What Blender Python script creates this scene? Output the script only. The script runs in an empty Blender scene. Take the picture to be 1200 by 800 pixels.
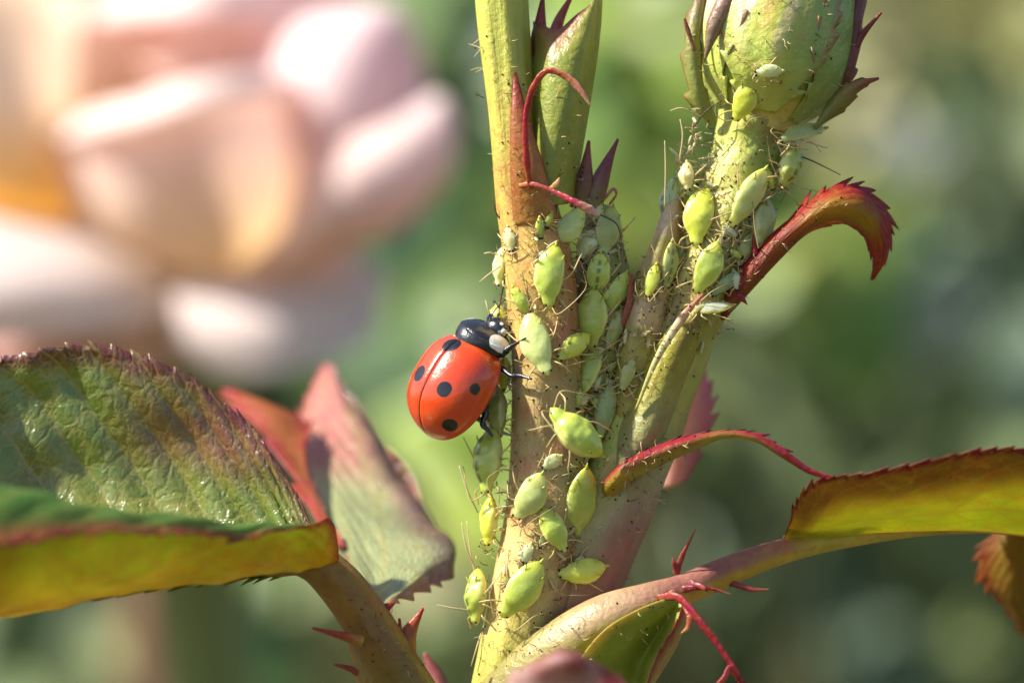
# Macro photograph of a ladybird and aphids on a rose shoot.  1 Blender unit = 1 cm.
import bpy, math, random
import numpy as np
from mathutils import Vector, Matrix, noise
from mathutils.bvhtree import BVHTree

random.seed(7)
rng = np.random.default_rng(7)
scene = bpy.context.scene
scene.unit_settings.system = 'METRIC'
scene.unit_settings.scale_length = 0.01

# ------------------------------------------------------------------ camera, sky, sun, exposure
D = 18.0                       # focus distance (cm)
S = 5.2 / 1200.0               # cm per photo pixel in the focus plane
CAM = Vector((0, -D, 0))
cam_d = bpy.data.cameras.new('camera')
cam = bpy.data.objects.new('camera', cam_d)
scene.collection.objects.link(cam)
cam.location = CAM
cam.rotation_euler = (math.radians(90), 0, 0)
cam_d.sensor_width = 36
cam_d.lens = 36 * D / 5.2
cam_d.clip_start = 0.5
cam_d.clip_end = 20000
cam_d.dof.use_dof = True
cam_d.dof.focus_distance = D - 0.18
cam_d.dof.aperture_fstop = cam_d.lens * 1e-3 / 0.46
cam_d.dof.aperture_blades = 0
scene.camera = cam

SUN = Vector((-0.68, -0.14, 0.70)).normalized()      # direction towards the sun
world = bpy.data.worlds.new('World')
scene.world = world
world.use_nodes = True
wn = world.node_tree
wn.nodes.clear()
sky = wn.nodes.new('ShaderNodeTexSky')
sky.sky_type = 'NISHITA'
sky.sun_disc = False
sky.sun_elevation = math.asin(SUN.z)
sky.sun_rotation = math.atan2(SUN.x, SUN.y)
bg = wn.nodes.new('ShaderNodeBackground')
bg.inputs[1].default_value = 0.082
wo = wn.nodes.new('ShaderNodeOutputWorld')
wn.links.new(sky.outputs[0], bg.inputs[0])
wn.links.new(bg.outputs[0], wo.inputs[0])
sd = bpy.data.lights.new('sun', 'SUN')
sd.energy = 4.6
sd.angle = math.radians(1.5)
sd.color = (1.0, 0.95, 0.86)
so = bpy.data.objects.new('sun', sd)
so.rotation_euler = SUN.to_track_quat('Z', 'Y').to_euler()
so.location = (-40, -12, 60)
scene.collection.objects.link(so)

scene.view_settings.view_transform = 'Standard'
scene.view_settings.look = 'None'
scene.view_settings.exposure = 1.16
scene.view_settings.gamma = 1
scene.view_settings.use_curve_mapping = False
scene.render.engine = 'CYCLES'
scene.cycles.use_denoising = True
scene.cycles.max_bounces = 9
scene.cycles.diffuse_bounces = 7
scene.cycles.transmission_bounces = 8
scene.cycles.use_adaptive_sampling = True
scene.cycles.adaptive_threshold = 0.02
scene.cycles.caustics_reflective = False
scene.cycles.caustics_refractive = False
scene.cycles.sample_clamp_indirect = 6

# ------------------------------------------------------------------ helpers
COL = scene.collection
GROUND_Z = -62.0


def P(px, py, y=0.0):
    """photo pixel at depth y (cm behind the focus plane) -> world point"""
    k = S * (D + y) / D
    return np.array([(px - 600) * k, y, (400 - py) * k])


def PIX(v):
    v = np.asarray(v)
    k = S * (D + v[..., 1]) / D
    return 600 + v[..., 0] / k, 400 - v[..., 2] / k


def lin(h):
    """'#rrggbb' -> linear rgb"""
    c = np.array([int(h[i:i + 2], 16) / 255 for i in (1, 3, 5)])
    return np.where(c <= 0.04045, c / 12.92, ((c + 0.055) / 1.055) ** 2.4)


def sm(a, b, x):
    t = np.clip((x - a) / (b - a), 0, 1)
    return t * t * (3 - 2 * t)


def mixc(a, b, t):
    t = np.asarray(t)[..., None]
    return np.asarray(a) * (1 - t) + np.asarray(b) * t


def ramp(x, stops):
    xs = [s[0] for s in stops]
    cs = np.array([lin(s[1]) for s in stops])
    return np.stack([np.interp(x, xs, cs[:, k]) for k in range(3)], -1)


def wob(p, f, seed=0.0):
    """cheap smooth noise in -1..1 on points (...,3)"""
    p = np.asarray(p) * f
    x, y, z = p[..., 0] + seed, p[..., 1] + seed * 1.7, p[..., 2] - seed * 2.3
    return (np.sin(1.0 * x + 1.7 * np.sin(1.3 * z + seed)) + np.sin(1.9 * y + 1.2 * np.sin(2.1 * x)) * 0.6 +
            np.sin(2.3 * z + 1.5 * np.sin(1.7 * y + x)) * 0.7) / 2.3


def cr(pts, n):
    """Catmull-Rom resample of axis 0 to n samples"""
    p = np.asarray(pts, float)
    k = len(p)
    if k == 1:
        return np.repeat(p, n, 0)
    if k == 2:
        t = np.linspace(0, 1, n).reshape((-1,) + (1,) * (p.ndim - 1))
        return p[0] * (1 - t) + p[1] * t
    q = np.concatenate([[2 * p[0] - p[1]], p, [2 * p[-1] - p[-2]]])
    t = np.linspace(0, k - 1, n)
    i = np.minimum(t.astype(int), k - 2)
    f = (t - i).reshape((-1,) + (1,) * (p.ndim - 1))
    a, b, c, d = q[i], q[i + 1], q[i + 2], q[i + 3]
    return 0.5 * (2 * b + (c - a) * f + (2 * a - 5 * b + 4 * c - d) * f ** 2 + (3 * b - a - 3 * c + d) * f ** 3)


def nrm(v):
    return v / np.maximum(np.linalg.norm(v, axis=-1, keepdims=True), 1e-9)


class MB:
    """collects geometry that becomes ONE mesh object"""

    def __init__(self):
        self.v, self.f, self.m, self.c, self.uv, self.n = [], [], [], [], [], 0

    def add(self, v, f, col, uv=None, mat=0):
        v = np.asarray(v, float).reshape(-1, 3)
        col = np.broadcast_to(np.asarray(col, float).reshape(-1, 3), v.shape)
        uv = np.zeros((len(v), 2)) if uv is None else np.asarray(uv).reshape(-1, 2)
        self.v.append(v); self.c.append(col); self.uv.append(uv)
        self.f += [tuple(i + self.n for i in q) for q in f]
        self.m += [mat] * len(f)
        self.n += len(v)

    def tube(self, pts, rad, n=8, ns=None, col=(0.5, 0.5, 0.5), mat=0, cap=True, rfun=None, squash=None):
        """pts: world points, rad: radii; smooth tapered tube"""
        pts = np.asarray(pts, float)
        ns = ns or max(4, 6 * (len(pts) - 1))
        c = cr(pts, ns)
        r = cr(np.asarray(rad, float).reshape(-1, 1), ns)[:, 0] if len(rad) == len(pts) else np.interp(
            np.linspace(0, 1, ns), np.linspace(0, 1, len(rad)), rad)
        r = np.maximum(r, 1e-5)
        tan = nrm(np.gradient(c, axis=0))
        up = np.array([0, -1.0, 0])
        if abs(tan[0] @ up) > 0.9:
            up = np.array([1.0, 0, 0])
        a = nrm(np.cross(up, tan[0]))
        A = []
        for t in tan:
            a = nrm(a - t * (a @ t))
            A.append(a)
        A = np.array(A)
        B = np.cross(tan, A)
        ang = np.linspace(0, 2 * math.pi, n, endpoint=False)
        ca, sa = np.cos(ang), np.sin(ang)
        R = np.repeat(r[:, None], n, 1)
        U = np.repeat(np.linspace(0, 1, ns)[:, None], n, 1)
        if rfun is not None:
            R = R * rfun(U, ang[None, :])
        sq = 1.0 if squash is None else squash
        V = c[:, None] + R[..., None] * (ca[None, :, None] * A[:, None] + sq * sa[None, :, None] * B[:, None])
        f = []
        for i in range(ns - 1):
            for j in range(n):
                k = (j + 1) % n
                f.append((i * n + j, i * n + k, (i + 1) * n + k, (i + 1) * n + j))
        V = V.reshape(-1, 3)
        uv = np.stack([U.reshape(-1), np.tile(ang / 6.2832, ns)], -1)
        if callable(col):
            cc = col(V, U.reshape(-1), np.tile(ang, ns))
        else:
            cc = np.asarray(col)
            if cc.ndim == 2:                       # one colour per control point
                cc = np.repeat(cr(cc, ns).clip(0, 1), n, 0)
        if cap:
            V = np.concatenate([V, c[:1], c[-1:]])
            uv = np.concatenate([uv, [[0, 0], [1, 0]]])
            if np.ndim(cc) == 2 and len(cc) == ns * n:
                cc = np.concatenate([cc, cc[:1], cc[-1:]])
            b0, b1 = ns * n, ns * n + 1
            for j in range(n):
                k = (j + 1) % n
                f.append((b0, k, j))
                f.append((b1, (ns - 1) * n + j, (ns - 1) * n + k))
        self.add(V, f, cc, uv, mat)

    def sheet(self, G, thick=0.012, col=(0.5, 0.5, 0.5), mat=0, under=None, vr=(0.0, 1.0)):
        """G (nu,nv,3) surface grid with real thickness; under = colour of the back"""
        nu, nv = G.shape[:2]
        du, dv = np.gradient(G, axis=0), np.gradient(G, axis=1)
        N = nrm(np.cross(du, dv))
        U, V = np.meshgrid(np.linspace(0, 1, nu), np.linspace(0, 1, nv), indexing='ij')
        th = thick * (0.25 + 0.75 * np.minimum(1, 6 * np.minimum(V, 1 - V)))[..., None]
        T, B = G + N * th / 2, G - N * th / 2
        V = vr[0] + V * (vr[1] - vr[0])
        ct = col(T, U, V) if callable(col) else np.broadcast_to(np.asarray(col), G.shape)
        cb = ct if under is None else (under(B, U, V) if callable(under) else np.broadcast_to(np.asarray(under), G.shape))
        n = nu * nv
        i, j = np.meshgrid(np.arange(nu - 1), np.arange(nv - 1), indexing='ij')
        a = (i * nv + j).ravel()
        q = np.stack([a, a + nv, a + nv + 1, a + 1], -1)
        f = [tuple(x) for x in q] + [tuple(x[::-1] + n) for x in q]
        ring = [(k, 0) for k in range(nu)] + [(nu - 1, k) for k in range(1, nv)] + \
               [(k, nv - 1) for k in range(nu - 2, -1, -1)] + [(0, k) for k in range(nv - 2, 0, -1)]
        ids = [r[0] * nv + r[1] for r in ring]
        for k in range(len(ids)):
            p, r = ids[k], ids[(k + 1) % len(ids)]
            f.append((p, p + n, r + n, r))
        uv = np.stack([U, V], -1).reshape(-1, 2)
        self.add(np.concatenate([T.reshape(-1, 3), B.reshape(-1, 3)]), f,
                 np.concatenate([ct.reshape(-1, 3), cb.reshape(-1, 3)]), np.concatenate([uv, uv]), mat)

    def ball(self, c, r, col, n=8, m=6, mat=0, rot=None):
        th = np.linspace(0, math.pi, m + 1)
        ph = np.linspace(0, 2 * math.pi, n, endpoint=False)
        X = np.stack([np.sin(th)[:, None] * np.cos(ph), np.sin(th)[:, None] * np.sin(ph),
                      np.cos(th)[:, None] * np.ones(n)], -1) * np.asarray(r)
        if rot is not None:
            X = X @ np.asarray(rot).T
        V = X.reshape(-1, 3) + np.asarray(c)
        f = []
        for i in range(m):
            for j in range(n):
                k = (j + 1) % n
                f.append((i * n + j, (i + 1) * n + j, (i + 1) * n + k, i * n + k))
        self.add(V, f, col, None, mat)

    def build(self, name, mats, parent=None, origin=(0, 0, 0), kind=None, label=None, smooth=True):
        v = np.concatenate(self.v) - np.asarray(origin)
        me = bpy.data.meshes.new(name)
        me.from_pydata(v.tolist(), [], self.f)
        mats = mats if isinstance(mats, (list, tuple)) else [mats]
        for x in mats:
            me.materials.append(x)
        me.polygons.foreach_set('material_index', self.m)
        if smooth:
            me.polygons.foreach_set('use_smooth', [True] * len(me.polygons))
        ca = me.color_attributes.new('Col', 'FLOAT_COLOR', 'POINT')
        c = np.concatenate(self.c)
        ca.data.foreach_set('color', np.concatenate([c, np.ones((len(c), 1))], 1).astype(np.float32).ravel())
        ul = me.uv_layers.new(name='UVMap')
        li = np.empty(len(me.loops), np.int32)
        me.loops.foreach_get('vertex_index', li)
        ul.data.foreach_set('uv', np.concatenate(self.uv)[li].astype(np.float32).ravel())
        me.update()
        o = bpy.data.objects.new(name, me)
        COL.objects.link(o)
        if parent is not None:
            o.parent = parent
        if kind:
            o['kind'] = kind
        if label:
            o['label'] = label
        return o

    def world(self):
        return np.concatenate(self.v), self.f


def empty(name, loc, label, cat, group=None):
    o = bpy.data.objects.new(name, None)
    o.empty_display_size = 0.2
    o.location = loc
    COL.objects.link(o)
    o['label'] = label
    o['category'] = cat
    if group:
        o['group'] = group
    return o


def teeth(G, side, n, amp, u0=0.0, u1=1.0, lean=1.1, seed=0, reach=0.16, env=None):
    """saw-toothed margin along v=0 (side 0) or v=1 (side 1); irregular teeth that lean to the tip"""
    r = np.random.default_rng(seed)
    nu, nv = G.shape[:2]
    u = np.linspace(0, 1, nu)
    cuts = np.cumsum(r.uniform(0.6, 1.4, n))
    cuts = np.concatenate([[0], cuts / cuts[-1]]) * (u1 - u0) + u0
    k = np.clip(np.searchsorted(cuts, u, side='right') - 1, 0, n - 1)
    t = np.clip((u - cuts[k]) / (cuts[k + 1] - cuts[k]), 0, 1)
    a = r.uniform(0.55, 1.25, n)[k]
    saw = np.where(t < 0.72, (t / 0.72) ** 1.6, 1 - (t - 0.72) / 0.28) * a * ((u >= u0) & (u <= u1)) * np.clip((1.02 - u) / .12, 0, 1)
    if env is not None:
        saw = saw * env
    e, k2 = (0, max(2, nv // 10)) if side == 0 else (-1, -1 - max(2, nv // 10))
    out = nrm(G[:, e] - G[:, k2])
    tan = nrm(np.gradient(G[:, e], axis=0))
    off = (out + lean * tan) * (amp * saw)[:, None]
    v = np.linspace(0, 1, nv) if side == 0 else np.linspace(1, 0, nv)
    w = np.clip(1 - v / reach, 0, 1) ** 2
    return G + off[:, None] * w[None, :, None]


def grid(rows, nu, nv):
    """rows: list of stations, each a list of (px,py,y) or 3-vectors flagged by P"""
    C = np.array([[P(*q) for q in r] for r in rows])
    return np.swapaxes(cr(np.swapaxes(cr(C, nu), 0, 1), nv), 0, 1)


# ------------------------------------------------------------------ materials
class NT:
    def __init__(self, mat):
        mat.use_nodes = True
        self.t = mat.node_tree
        self.t.nodes.clear()
        self.out = self.t.nodes.new('ShaderNodeOutputMaterial')

    def n(self, kind, **kw):
        x = self.t.nodes.new(kind)
        for k, v in kw.items():
            setattr(x, k, v)
        return x

    def set(self, sock, v):
        if isinstance(v, bpy.types.NodeSocket):
            self.t.links.new(v, sock)
        else:
            sock.default_value = v

    def m(self, op, a, b=0.0, c=0.0):
        x = self.n('ShaderNodeMath', operation=op)
        self.set(x.inputs[0], a); self.set(x.inputs[1], b); self.set(x.inputs[2], c)
        return x.outputs[0]

    def step(self, a, b, v):
        x = self.n('ShaderNodeMapRange', interpolation_type='SMOOTHSTEP')
        self.set(x.inputs['Value'], v)
        x.inputs['From Min'].default_value = a
        x.inputs['From Max'].default_value = b
        return x.outputs[0]

    def mix(self, f, a, b, mode='MIX'):
        x = self.n('ShaderNodeMix', data_type='RGBA', blend_type=mode)
        self.set(x.inputs[0], f)
        for s, v in ((x.inputs[6], a), (x.inputs[7], b)):
            self.set(s, v if isinstance(v, bpy.types.NodeSocket) else (*v, 1.0))
        return x.outputs[2]

    def noise(self, scale, detail=3.0, vec=None, rough=0.55):
        x = self.n('ShaderNodeTexNoise')
        x.inputs['Scale'].default_value = scale
        x.inputs['Detail'].default_value = detail
        x.inputs['Roughness'].default_value = rough
        if vec is not None:
            self.t.links.new(vec, x.inputs['Vector'])
        return x.outputs[0]

    def bump(self, h, strength, dist, normal=None):
        x = self.n('ShaderNodeBump')
        x.inputs['Strength'].default_value = strength
        x.inputs['Distance'].default_value = dist
        self.t.links.new(h, x.inputs['Height'])
        if normal is not None:
            self.t.links.new(normal, x.inputs['Normal'])
        return x.outputs[0]


def plant_mat(name, rough=0.42, var=0.25, vscale=6.0, bscale=40.0, bump=0.3, bdist=0.01, sss=0.0, sss_r=0.05, trans=0.0,
              spec=0.5, streak=None, speck=None, veins=None, coat=0.0):
    """colour comes from the mesh (attribute Col) with grain, relief and veins on top"""
    mat = bpy.data.materials.new(name)
    T = NT(mat)
    at = T.n('ShaderNodeAttribute', attribute_name='Col')
    geo = T.n('ShaderNodeNewGeometry')
    pos = geo.outputs['Position']
    base = at.outputs['Color']
    nz = T.noise(vscale, 4.0, pos)
    f = T.m('MULTIPLY_ADD', T.m('SUBTRACT', nz, 0.5), 2 * var, 1.0)
    hsv = T.n('ShaderNodeHueSaturation')
    T.set(hsv.inputs['Color'], base)
    T.set(hsv.inputs['Value'], f)
    nz2 = T.noise(vscale * 2.7, 2.0, pos)
    T.set(hsv.inputs['Hue'], T.m('MULTIPLY_ADD', T.m('SUBTRACT', nz2, 0.5), 0.07 * var / 0.25, 0.5))
    base = hsv.outputs[0]
    hgt = T.noise(bscale, 4.0, pos)
    uvn = T.n('ShaderNodeUVMap')
    sep = T.n('ShaderNodeSeparateXYZ')
    T.t.links.new(uvn.outputs[0], sep.inputs[0])
    u, v = sep.outputs[0], sep.outputs[1]
    if streak:                                   # fine fibres along a stem
        su, sv, ss, sc = streak
        cmb = T.n('ShaderNodeCombineXYZ')
        T.set(cmb.inputs[0], T.m('MULTIPLY', u, su))
        ang = T.m('MULTIPLY', v, 6.28318)
        T.set(cmb.inputs[1], T.m('MULTIPLY', T.m('COSINE', ang), sv))
        T.set(cmb.inputs[2], T.m('MULTIPLY', T.m('SINE', ang), sv))
        sn = T.noise(1.0, 3.0, cmb.outputs[0])
        base = T.mix(T.step(0.45, 0.75, sn), base, T.mix(ss, base, sc))
        hgt = T.m('ADD', hgt, T.m('MULTIPLY', sn, 1.2))
    if speck:
        dens, scol = speck
        vo = T.n('ShaderNodeTexVoronoi')
        vo.inputs['Scale'].default_value = dens
        T.t.links.new(pos, vo.inputs['Vector'])
        d = T.step(0.20, 0.10, vo.outputs['Distance'])
        k = T.m('MULTIPLY', d, T.step(0.55, 0.7, T.noise(dens * 0.2, 2.0, pos)))
        base = T.mix(T.m('MULTIPLY', k, 0.8), base, scol)
    rough_s = T.m('MULTIPLY_ADD', T.m('SUBTRACT', T.noise(bscale * 0.4, 3.0, pos), 0.5), 0.35, rough)
    if veins:
        nlat, slope, su, sv, vcol, vstr, vh = veins
        av = T.m('ABSOLUTE', T.m('MULTIPLY_ADD', v, 2.0, -1.0))
        wv = T.m('MULTIPLY', T.m('SUBTRACT', T.noise(2.5, 2.0, pos), 0.5), 0.5)
        ph = T.m('ADD', T.m('SUBTRACT', T.m('MULTIPLY', u, nlat), T.m('MULTIPLY', T.m('POWER', av, 1.25), slope)), wv)
        tri = T.m('MULTIPLY', T.m('ABSOLUTE', T.m('SUBTRACT', T.m('FRACT', ph), 0.5)), 2.0)
        lat = T.step(0.88, 0.99, tri)
        mid = T.step(0.045, 0.012, av)
        cmb = T.n('ShaderNodeCombineXYZ')
        T.set(cmb.inputs[0], T.m('MULTIPLY', u, su))
        T.set(cmb.inputs[1], T.m('MULTIPLY', v, sv))
        nn = T.n('ShaderNodeTexNoise')
        nn.inputs['Scale'].default_value = 1.7
        T.t.links.new(cmb.outputs[0], nn.inputs['Vector'])
        wrp = T.n('ShaderNodeVectorMath', operation='MULTIPLY_ADD')
        T.t.links.new(nn.outputs['Color'], wrp.inputs[0])
        wrp.inputs[1].default_value = (0.8, 0.8, 0)
        T.t.links.new(cmb.outputs[0], wrp.inputs[2])
        net = None
        for sc, wdt in ((1.0, 0.05), (2.6, 0.06)):
            vo = T.n('ShaderNodeTexVoronoi', feature='DISTANCE_TO_EDGE')
            vo.inputs['Scale'].default_value = sc
            T.t.links.new(wrp.outputs[0], vo.inputs['Vector'])
            line = T.step(wdt, 0.0, vo.outputs['Distance'])
            pil = T.m('MINIMUM', T.m('MULTIPLY', vo.outputs['Distance'], 3.0), 0.6)
            if net is None:
                net, pillow = T.m('MULTIPLY', line, 0.9), pil
            else:
                net = T.m('MAXIMUM', net, T.m('MULTIPLY', line, 0.5))
                pillow = T.m('ADD', pillow, T.m('MULTIPLY', pil, 0.4))
        allv = T.m('MAXIMUM', T.m('MAXIMUM', lat, mid), net)
        base = T.mix(T.m('MULTIPLY', allv, vstr), base, vcol)
        quilt = T.m('POWER', T.m('SUBTRACT', 1.0, tri), 0.5)
        hgt = T.m('ADD', T.m('MULTIPLY', hgt, 0.22), T.m('MULTIPLY', T.m('ADD', pillow, T.m('MULTIPLY', quilt, 1.3)), vh))
    b = T.bump(hgt, bump, bdist)
    pr = T.n('ShaderNodeBsdfPrincipled')
    T.set(pr.inputs['Base Color'], base)
    T.set(pr.inputs['Roughness'], rough_s)
    pr.inputs['Specular IOR Level'].default_value = spec
    T.set(pr.inputs['Normal'], b)
    if coat:
        pr.inputs['Coat Weight'].default_value = coat
        pr.inputs['Coat Roughness'].default_value = 0.12
    if sss:
        pr.inputs['Subsurface Weight'].default_value = sss
        pr.inputs['Subsurface Radius'].default_value = (1.0, 0.8, 0.25)
        pr.inputs['Subsurface Scale'].default_value = sss_r
    res = pr.outputs[0]
    if trans:
        tr = T.n('ShaderNodeBsdfTranslucent')
        T.set(tr.inputs['Color'], base)
        T.set(tr.inputs['Normal'], b)
        mx = T.n('ShaderNodeMixShader')
        mx.inputs[0].default_value = trans
        T.t.links.new(res, mx.inputs[1])
        T.t.links.new(tr.outputs[0], mx.inputs[2])
        res = mx.outputs[0]
    T.t.links.new(res, T.out.inputs[0])
    return mat


M_STEM = plant_mat('rose_stem_skin', rough=0.42, var=0.30, vscale=7, bscale=38, bump=0.55, bdist=0.012, sss=0.25, sss_r=0.05,
                   streak=(26, 5, 0.35, (0.30, 0.16, 0.06)), speck=(20, (0.16, 0.08, 0.03)))
M_SHEATH = plant_mat('rose_sheath_skin', rough=0.36, var=0.34, vscale=9, bscale=34, bump=0.65, bdist=0.012, sss=0.2, sss_r=0.05, trans=0.28,
                     speck=(30, (0.10, 0.035, 0.015)))
M_BUD = plant_mat('rose_bud_skin', rough=0.33, var=0.34, vscale=6, bscale=26, bump=0.7, bdist=0.014, sss=0.2, sss_r=0.05,
                  speck=(16, (0.25, 0.06, 0.03)))
M_LEAF = plant_mat('rose_leaf_gloss', rough=0.31, var=0.34, vscale=3.2, bscale=40, bump=0.85, bdist=0.012, trans=0.34, spec=0.8, coat=0.35,
                   veins=(11, 4.2, 30, 21, (0.42, 0.36, 0.10), 0.6, 0.62))
M_UNDER = plant_mat('rose_leaf_thin', rough=0.42, var=0.34, vscale=4, bscale=45, bump=0.6, bdist=0.012, trans=0.58, spec=0.4,
                    veins=(9, 3.6, 20, 11, (0.50, 0.40, 0.08), 0.40, 0.35))
M_FAR_LEAF = plant_mat('garden_leaf', rough=0.40, var=0.25, vscale=0.5, bscale=6, bump=0.2, bdist=0.1, trans=0.3, spec=0.5)
M_PETAL = plant_mat('rose_petal', rough=0.55, var=0.06, vscale=0.7, bscale=8, bump=0.12, bdist=0.03, trans=0.58, spec=0.2)
M_HAIR = plant_mat('plant_hair', rough=0.5, var=0.1, vscale=5, bump=0.0, trans=0.25)
M_APHID = plant_mat('aphid_skin', rough=0.30, var=0.16, vscale=16, bscale=60, bump=0.35, bdist=0.006, sss=0.85, sss_r=0.07, spec=0.5, coat=0.3)
M_LIMB = plant_mat('aphid_limb', rough=0.4, var=0.1, vscale=10, bump=0.0, trans=0.3)
M_BARK = plant_mat('garden_stem', rough=0.6, var=0.3, vscale=1.0, bscale=5, bump=0.4, bdist=0.1)


def soil_mat():
    mat = bpy.data.materials.new('garden_soil')
    T = NT(mat)
    geo = T.n('ShaderNodeNewGeometry')
    a = T.noise(0.05, 6.0, geo.outputs['Position'])
    b = T.noise(0.7, 6.0, geo.outputs['Position'])
    c = T.mix(T.step(0.35, 0.65, a), (0.055, 0.045, 0.025), (0.07, 0.085, 0.03))
    c = T.mix(T.step(0.4, 0.7, b), c, (0.11, 0.085, 0.055))
    pr = T.n('ShaderNodeBsdfPrincipled')
    T.set(pr.inputs['Base Color'], c)
    pr.inputs['Roughness'].default_value = 0.9
    T.set(pr.inputs['Normal'], T.bump(b, 0.8, 0.8))
    T.t.links.new(pr.outputs[0], T.out.inputs[0])
    return mat


# ------------------------------------------------------------------ ground
gm = MB()
gn = 60
gx, gy = np.meshgrid(np.sign(np.linspace(-1, 1, gn)) * np.abs(np.linspace(-1, 1, gn)) ** 3 * 9000,
                     np.sign(np.linspace(-1, 1, gn)) * np.abs(np.linspace(-1, 1, gn)) ** 3 * 9000, indexing='ij')
gz = GROUND_Z + 1.2 * wob(np.stack([gx, gy, 0 * gx], -1), 0.05)
gi, gj = np.meshgrid(np.arange(gn - 1), np.arange(gn - 1), indexing='ij')
ga = (gi * gn + gj).ravel()
gm.add(np.stack([gx, gy, gz], -1), [tuple(x) for x in np.stack([ga, ga + gn, ga + gn + 1, ga + 1], -1)], (0.06, 0.05, 0.03))
ground = gm.build('ground', soil_mat(), kind='structure')
ground['label'] = 'dark garden soil under the rose bushes'

# ------------------------------------------------------------------ blurred garden behind
LEAFU = np.array([0, .12, .3, .5, .7, .88, 1.0])
LEAFW = np.array([.03, .55, .95, 1.0, .75, .38, .02])


def far_leaf(mb, c, length, axis, normal, col, bend=0.25):
    axis, normal = nrm(np.asarray(axis, float)), np.asarray(normal, float)
    side = nrm(np.cross(normal, axis))
    normal = np.cross(axis, side)
    w = length * 0.31
    V = []
    for u, ww in zip(LEAFU, LEAFW):
        m = np.asarray(c) + axis * (u - .5) * length - normal * bend * length * (u - .4) ** 2
        for s in (-1, 0, 1):
            V.append(m + side * s * ww * w + normal * (abs(s) * 0.18 * ww * w))
    f = []
    for i in range(6):
        for j in range(2):
            a = i * 3 + j
            f.append((a, a + 1, a + 4, a + 3))
    mb.add(V, f, col)


def rand_leaf(mb, c, size, cols, r, face=0.55):
    n = nrm(np.array([r.normal(-0.25, .5), r.normal(-0.55, .4), r.normal(0.55, .45)])) if r.random() < face else nrm(r.normal(0, 1, 3))
    a = np.cross(n, r.normal(0, 1, 3))
    col = lin(cols[r.integers(len(cols))]) * r.uniform(0.85, 1.25)
    far_leaf(mb, c, size * r.uniform(0.7, 1.25), a, n, col, r.uniform(0, .5))


def bush(name, label, boxes, cat='rose bush', stems=5, group='blurred bushes behind the rose shoot', stem_col='#5a5a34', seed=1):
    """boxes: (px0,px1,py0,py1,depth0,depth1,count,leaf cm,[colours]) in photo pixels at a true distance behind"""
    r = np.random.default_rng(seed)
    b0 = boxes[0]
    base = P((b0[0] + b0[1]) / 2, 400, (b0[4] + b0[5]) / 2)
    base[2] = GROUND_Z
    root = empty(name, base, label, cat, group)
    fol = MB()
    tops = []
    for (x0, x1, y0, y1, d0, d1, n, size, cols) in boxes:
        for _ in range(n):
            c = P(r.uniform(x0, x1), r.uniform(y0, y1), r.uniform(d0, d1))
            rand_leaf(fol, c, size, cols, r)
            tops.append(c)
    fol.build('foliage', M_FAR_LEAF, root, base, kind='stuff')
    for k in range(stems):
        t = tops[r.integers(len(tops))]
        s = base + np.array([r.normal(0, 4), r.normal(0, 4), -1])
        mid = (s + t) / 2 + r.normal(0, 3, 3)
        m = MB()
        m.tube([s, mid, t], [0.7, 0.5, 0.25], 8, 14, lin(stem_col))
        m.build('stem', M_BARK, root, base)
    return root


# the far hedge: a deep wall of leaves over a dense core
hr = np.random.default_rng(11)
hb = np.array([0, 330, GROUND_Z])
hedge = empty('hedge', hb, 'tall blurred green hedge filling the far background', 'hedge')
hm = MB()
for _ in range(11000):
    c = np.array([hr.uniform(-300, 300), 300 + abs(hr.normal(0, 14)), hr.uniform(GROUND_Z, 150)])
    patch = wob(c, 0.09, 3.1) - 0.25
    cols = ['#6b7f45', '#7f8f4c', '#5c7444'] if patch > 0.15 else (['#4e6540', '#57704a', '#66784a'] if patch > -0.4 else ['#5c6c4a', '#64764e', '#6e7c4c'])
    rand_leaf(hm, c, 8.5, cols, hr, 0.75)
hm.build('foliage', M_FAR_LEAF, hedge, hb, kind='stuff')
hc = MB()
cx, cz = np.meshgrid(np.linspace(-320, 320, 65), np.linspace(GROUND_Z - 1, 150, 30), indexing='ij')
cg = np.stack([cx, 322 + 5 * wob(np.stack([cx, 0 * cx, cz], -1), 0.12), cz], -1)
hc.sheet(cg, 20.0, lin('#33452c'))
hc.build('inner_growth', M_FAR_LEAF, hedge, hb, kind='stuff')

bush('rose_bush', 'pale olive bush blurred in the upper right corner', [
    (930, 1330, -140, 170, 150, 190, 150, 6.0, ['#b0ac78', '#a3a468', '#94985e', '#b9b184', '#8c8a58']),
    (1080, 1330, 130, 330, 150, 190, 45, 6.0, ['#a9b48a', '#8fa070', '#b4bd98'])], seed=3)
bush('rose_bush', 'bright green bush blurred between the two bud stalks', [
    (640, 830, -60, 260, 90, 130, 60, 5.0, ['#8fa23a', '#7f9640', '#9aa644', '#6e8a40']),
    (900, 1050, 230, 420, 95, 130, 34, 4.6, ['#7fa044', '#6f923f', '#8aa24e', '#9a9f50'])], seed=4)
bush('rose_bush', 'dark teal-green bush blurred low at the right', [
    (880, 1330, 420, 860, 130, 180, 190, 6.0, ['#78885c', '#6c7e5a', '#86925c', '#9a9e64', '#667a62']),
    (1060, 1330, 280, 440, 150, 180, 50, 6.0, ['#6c8068', '#607664', '#788c6a'])], seed=5)
bush('rose_bush', 'grey-green bush blurred low at the left under the big leaf', [
    (-140, 300, 560, 900, 110, 160, 120, 6.0, ['#6c8268', '#607660', '#7c8c64', '#9a9e6c']),
    (240, 600, 620, 900, 110, 160, 70, 6.0, ['#8f9a62', '#a39c72', '#7c8a55', '#6c8048'])], seed=6)
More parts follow.
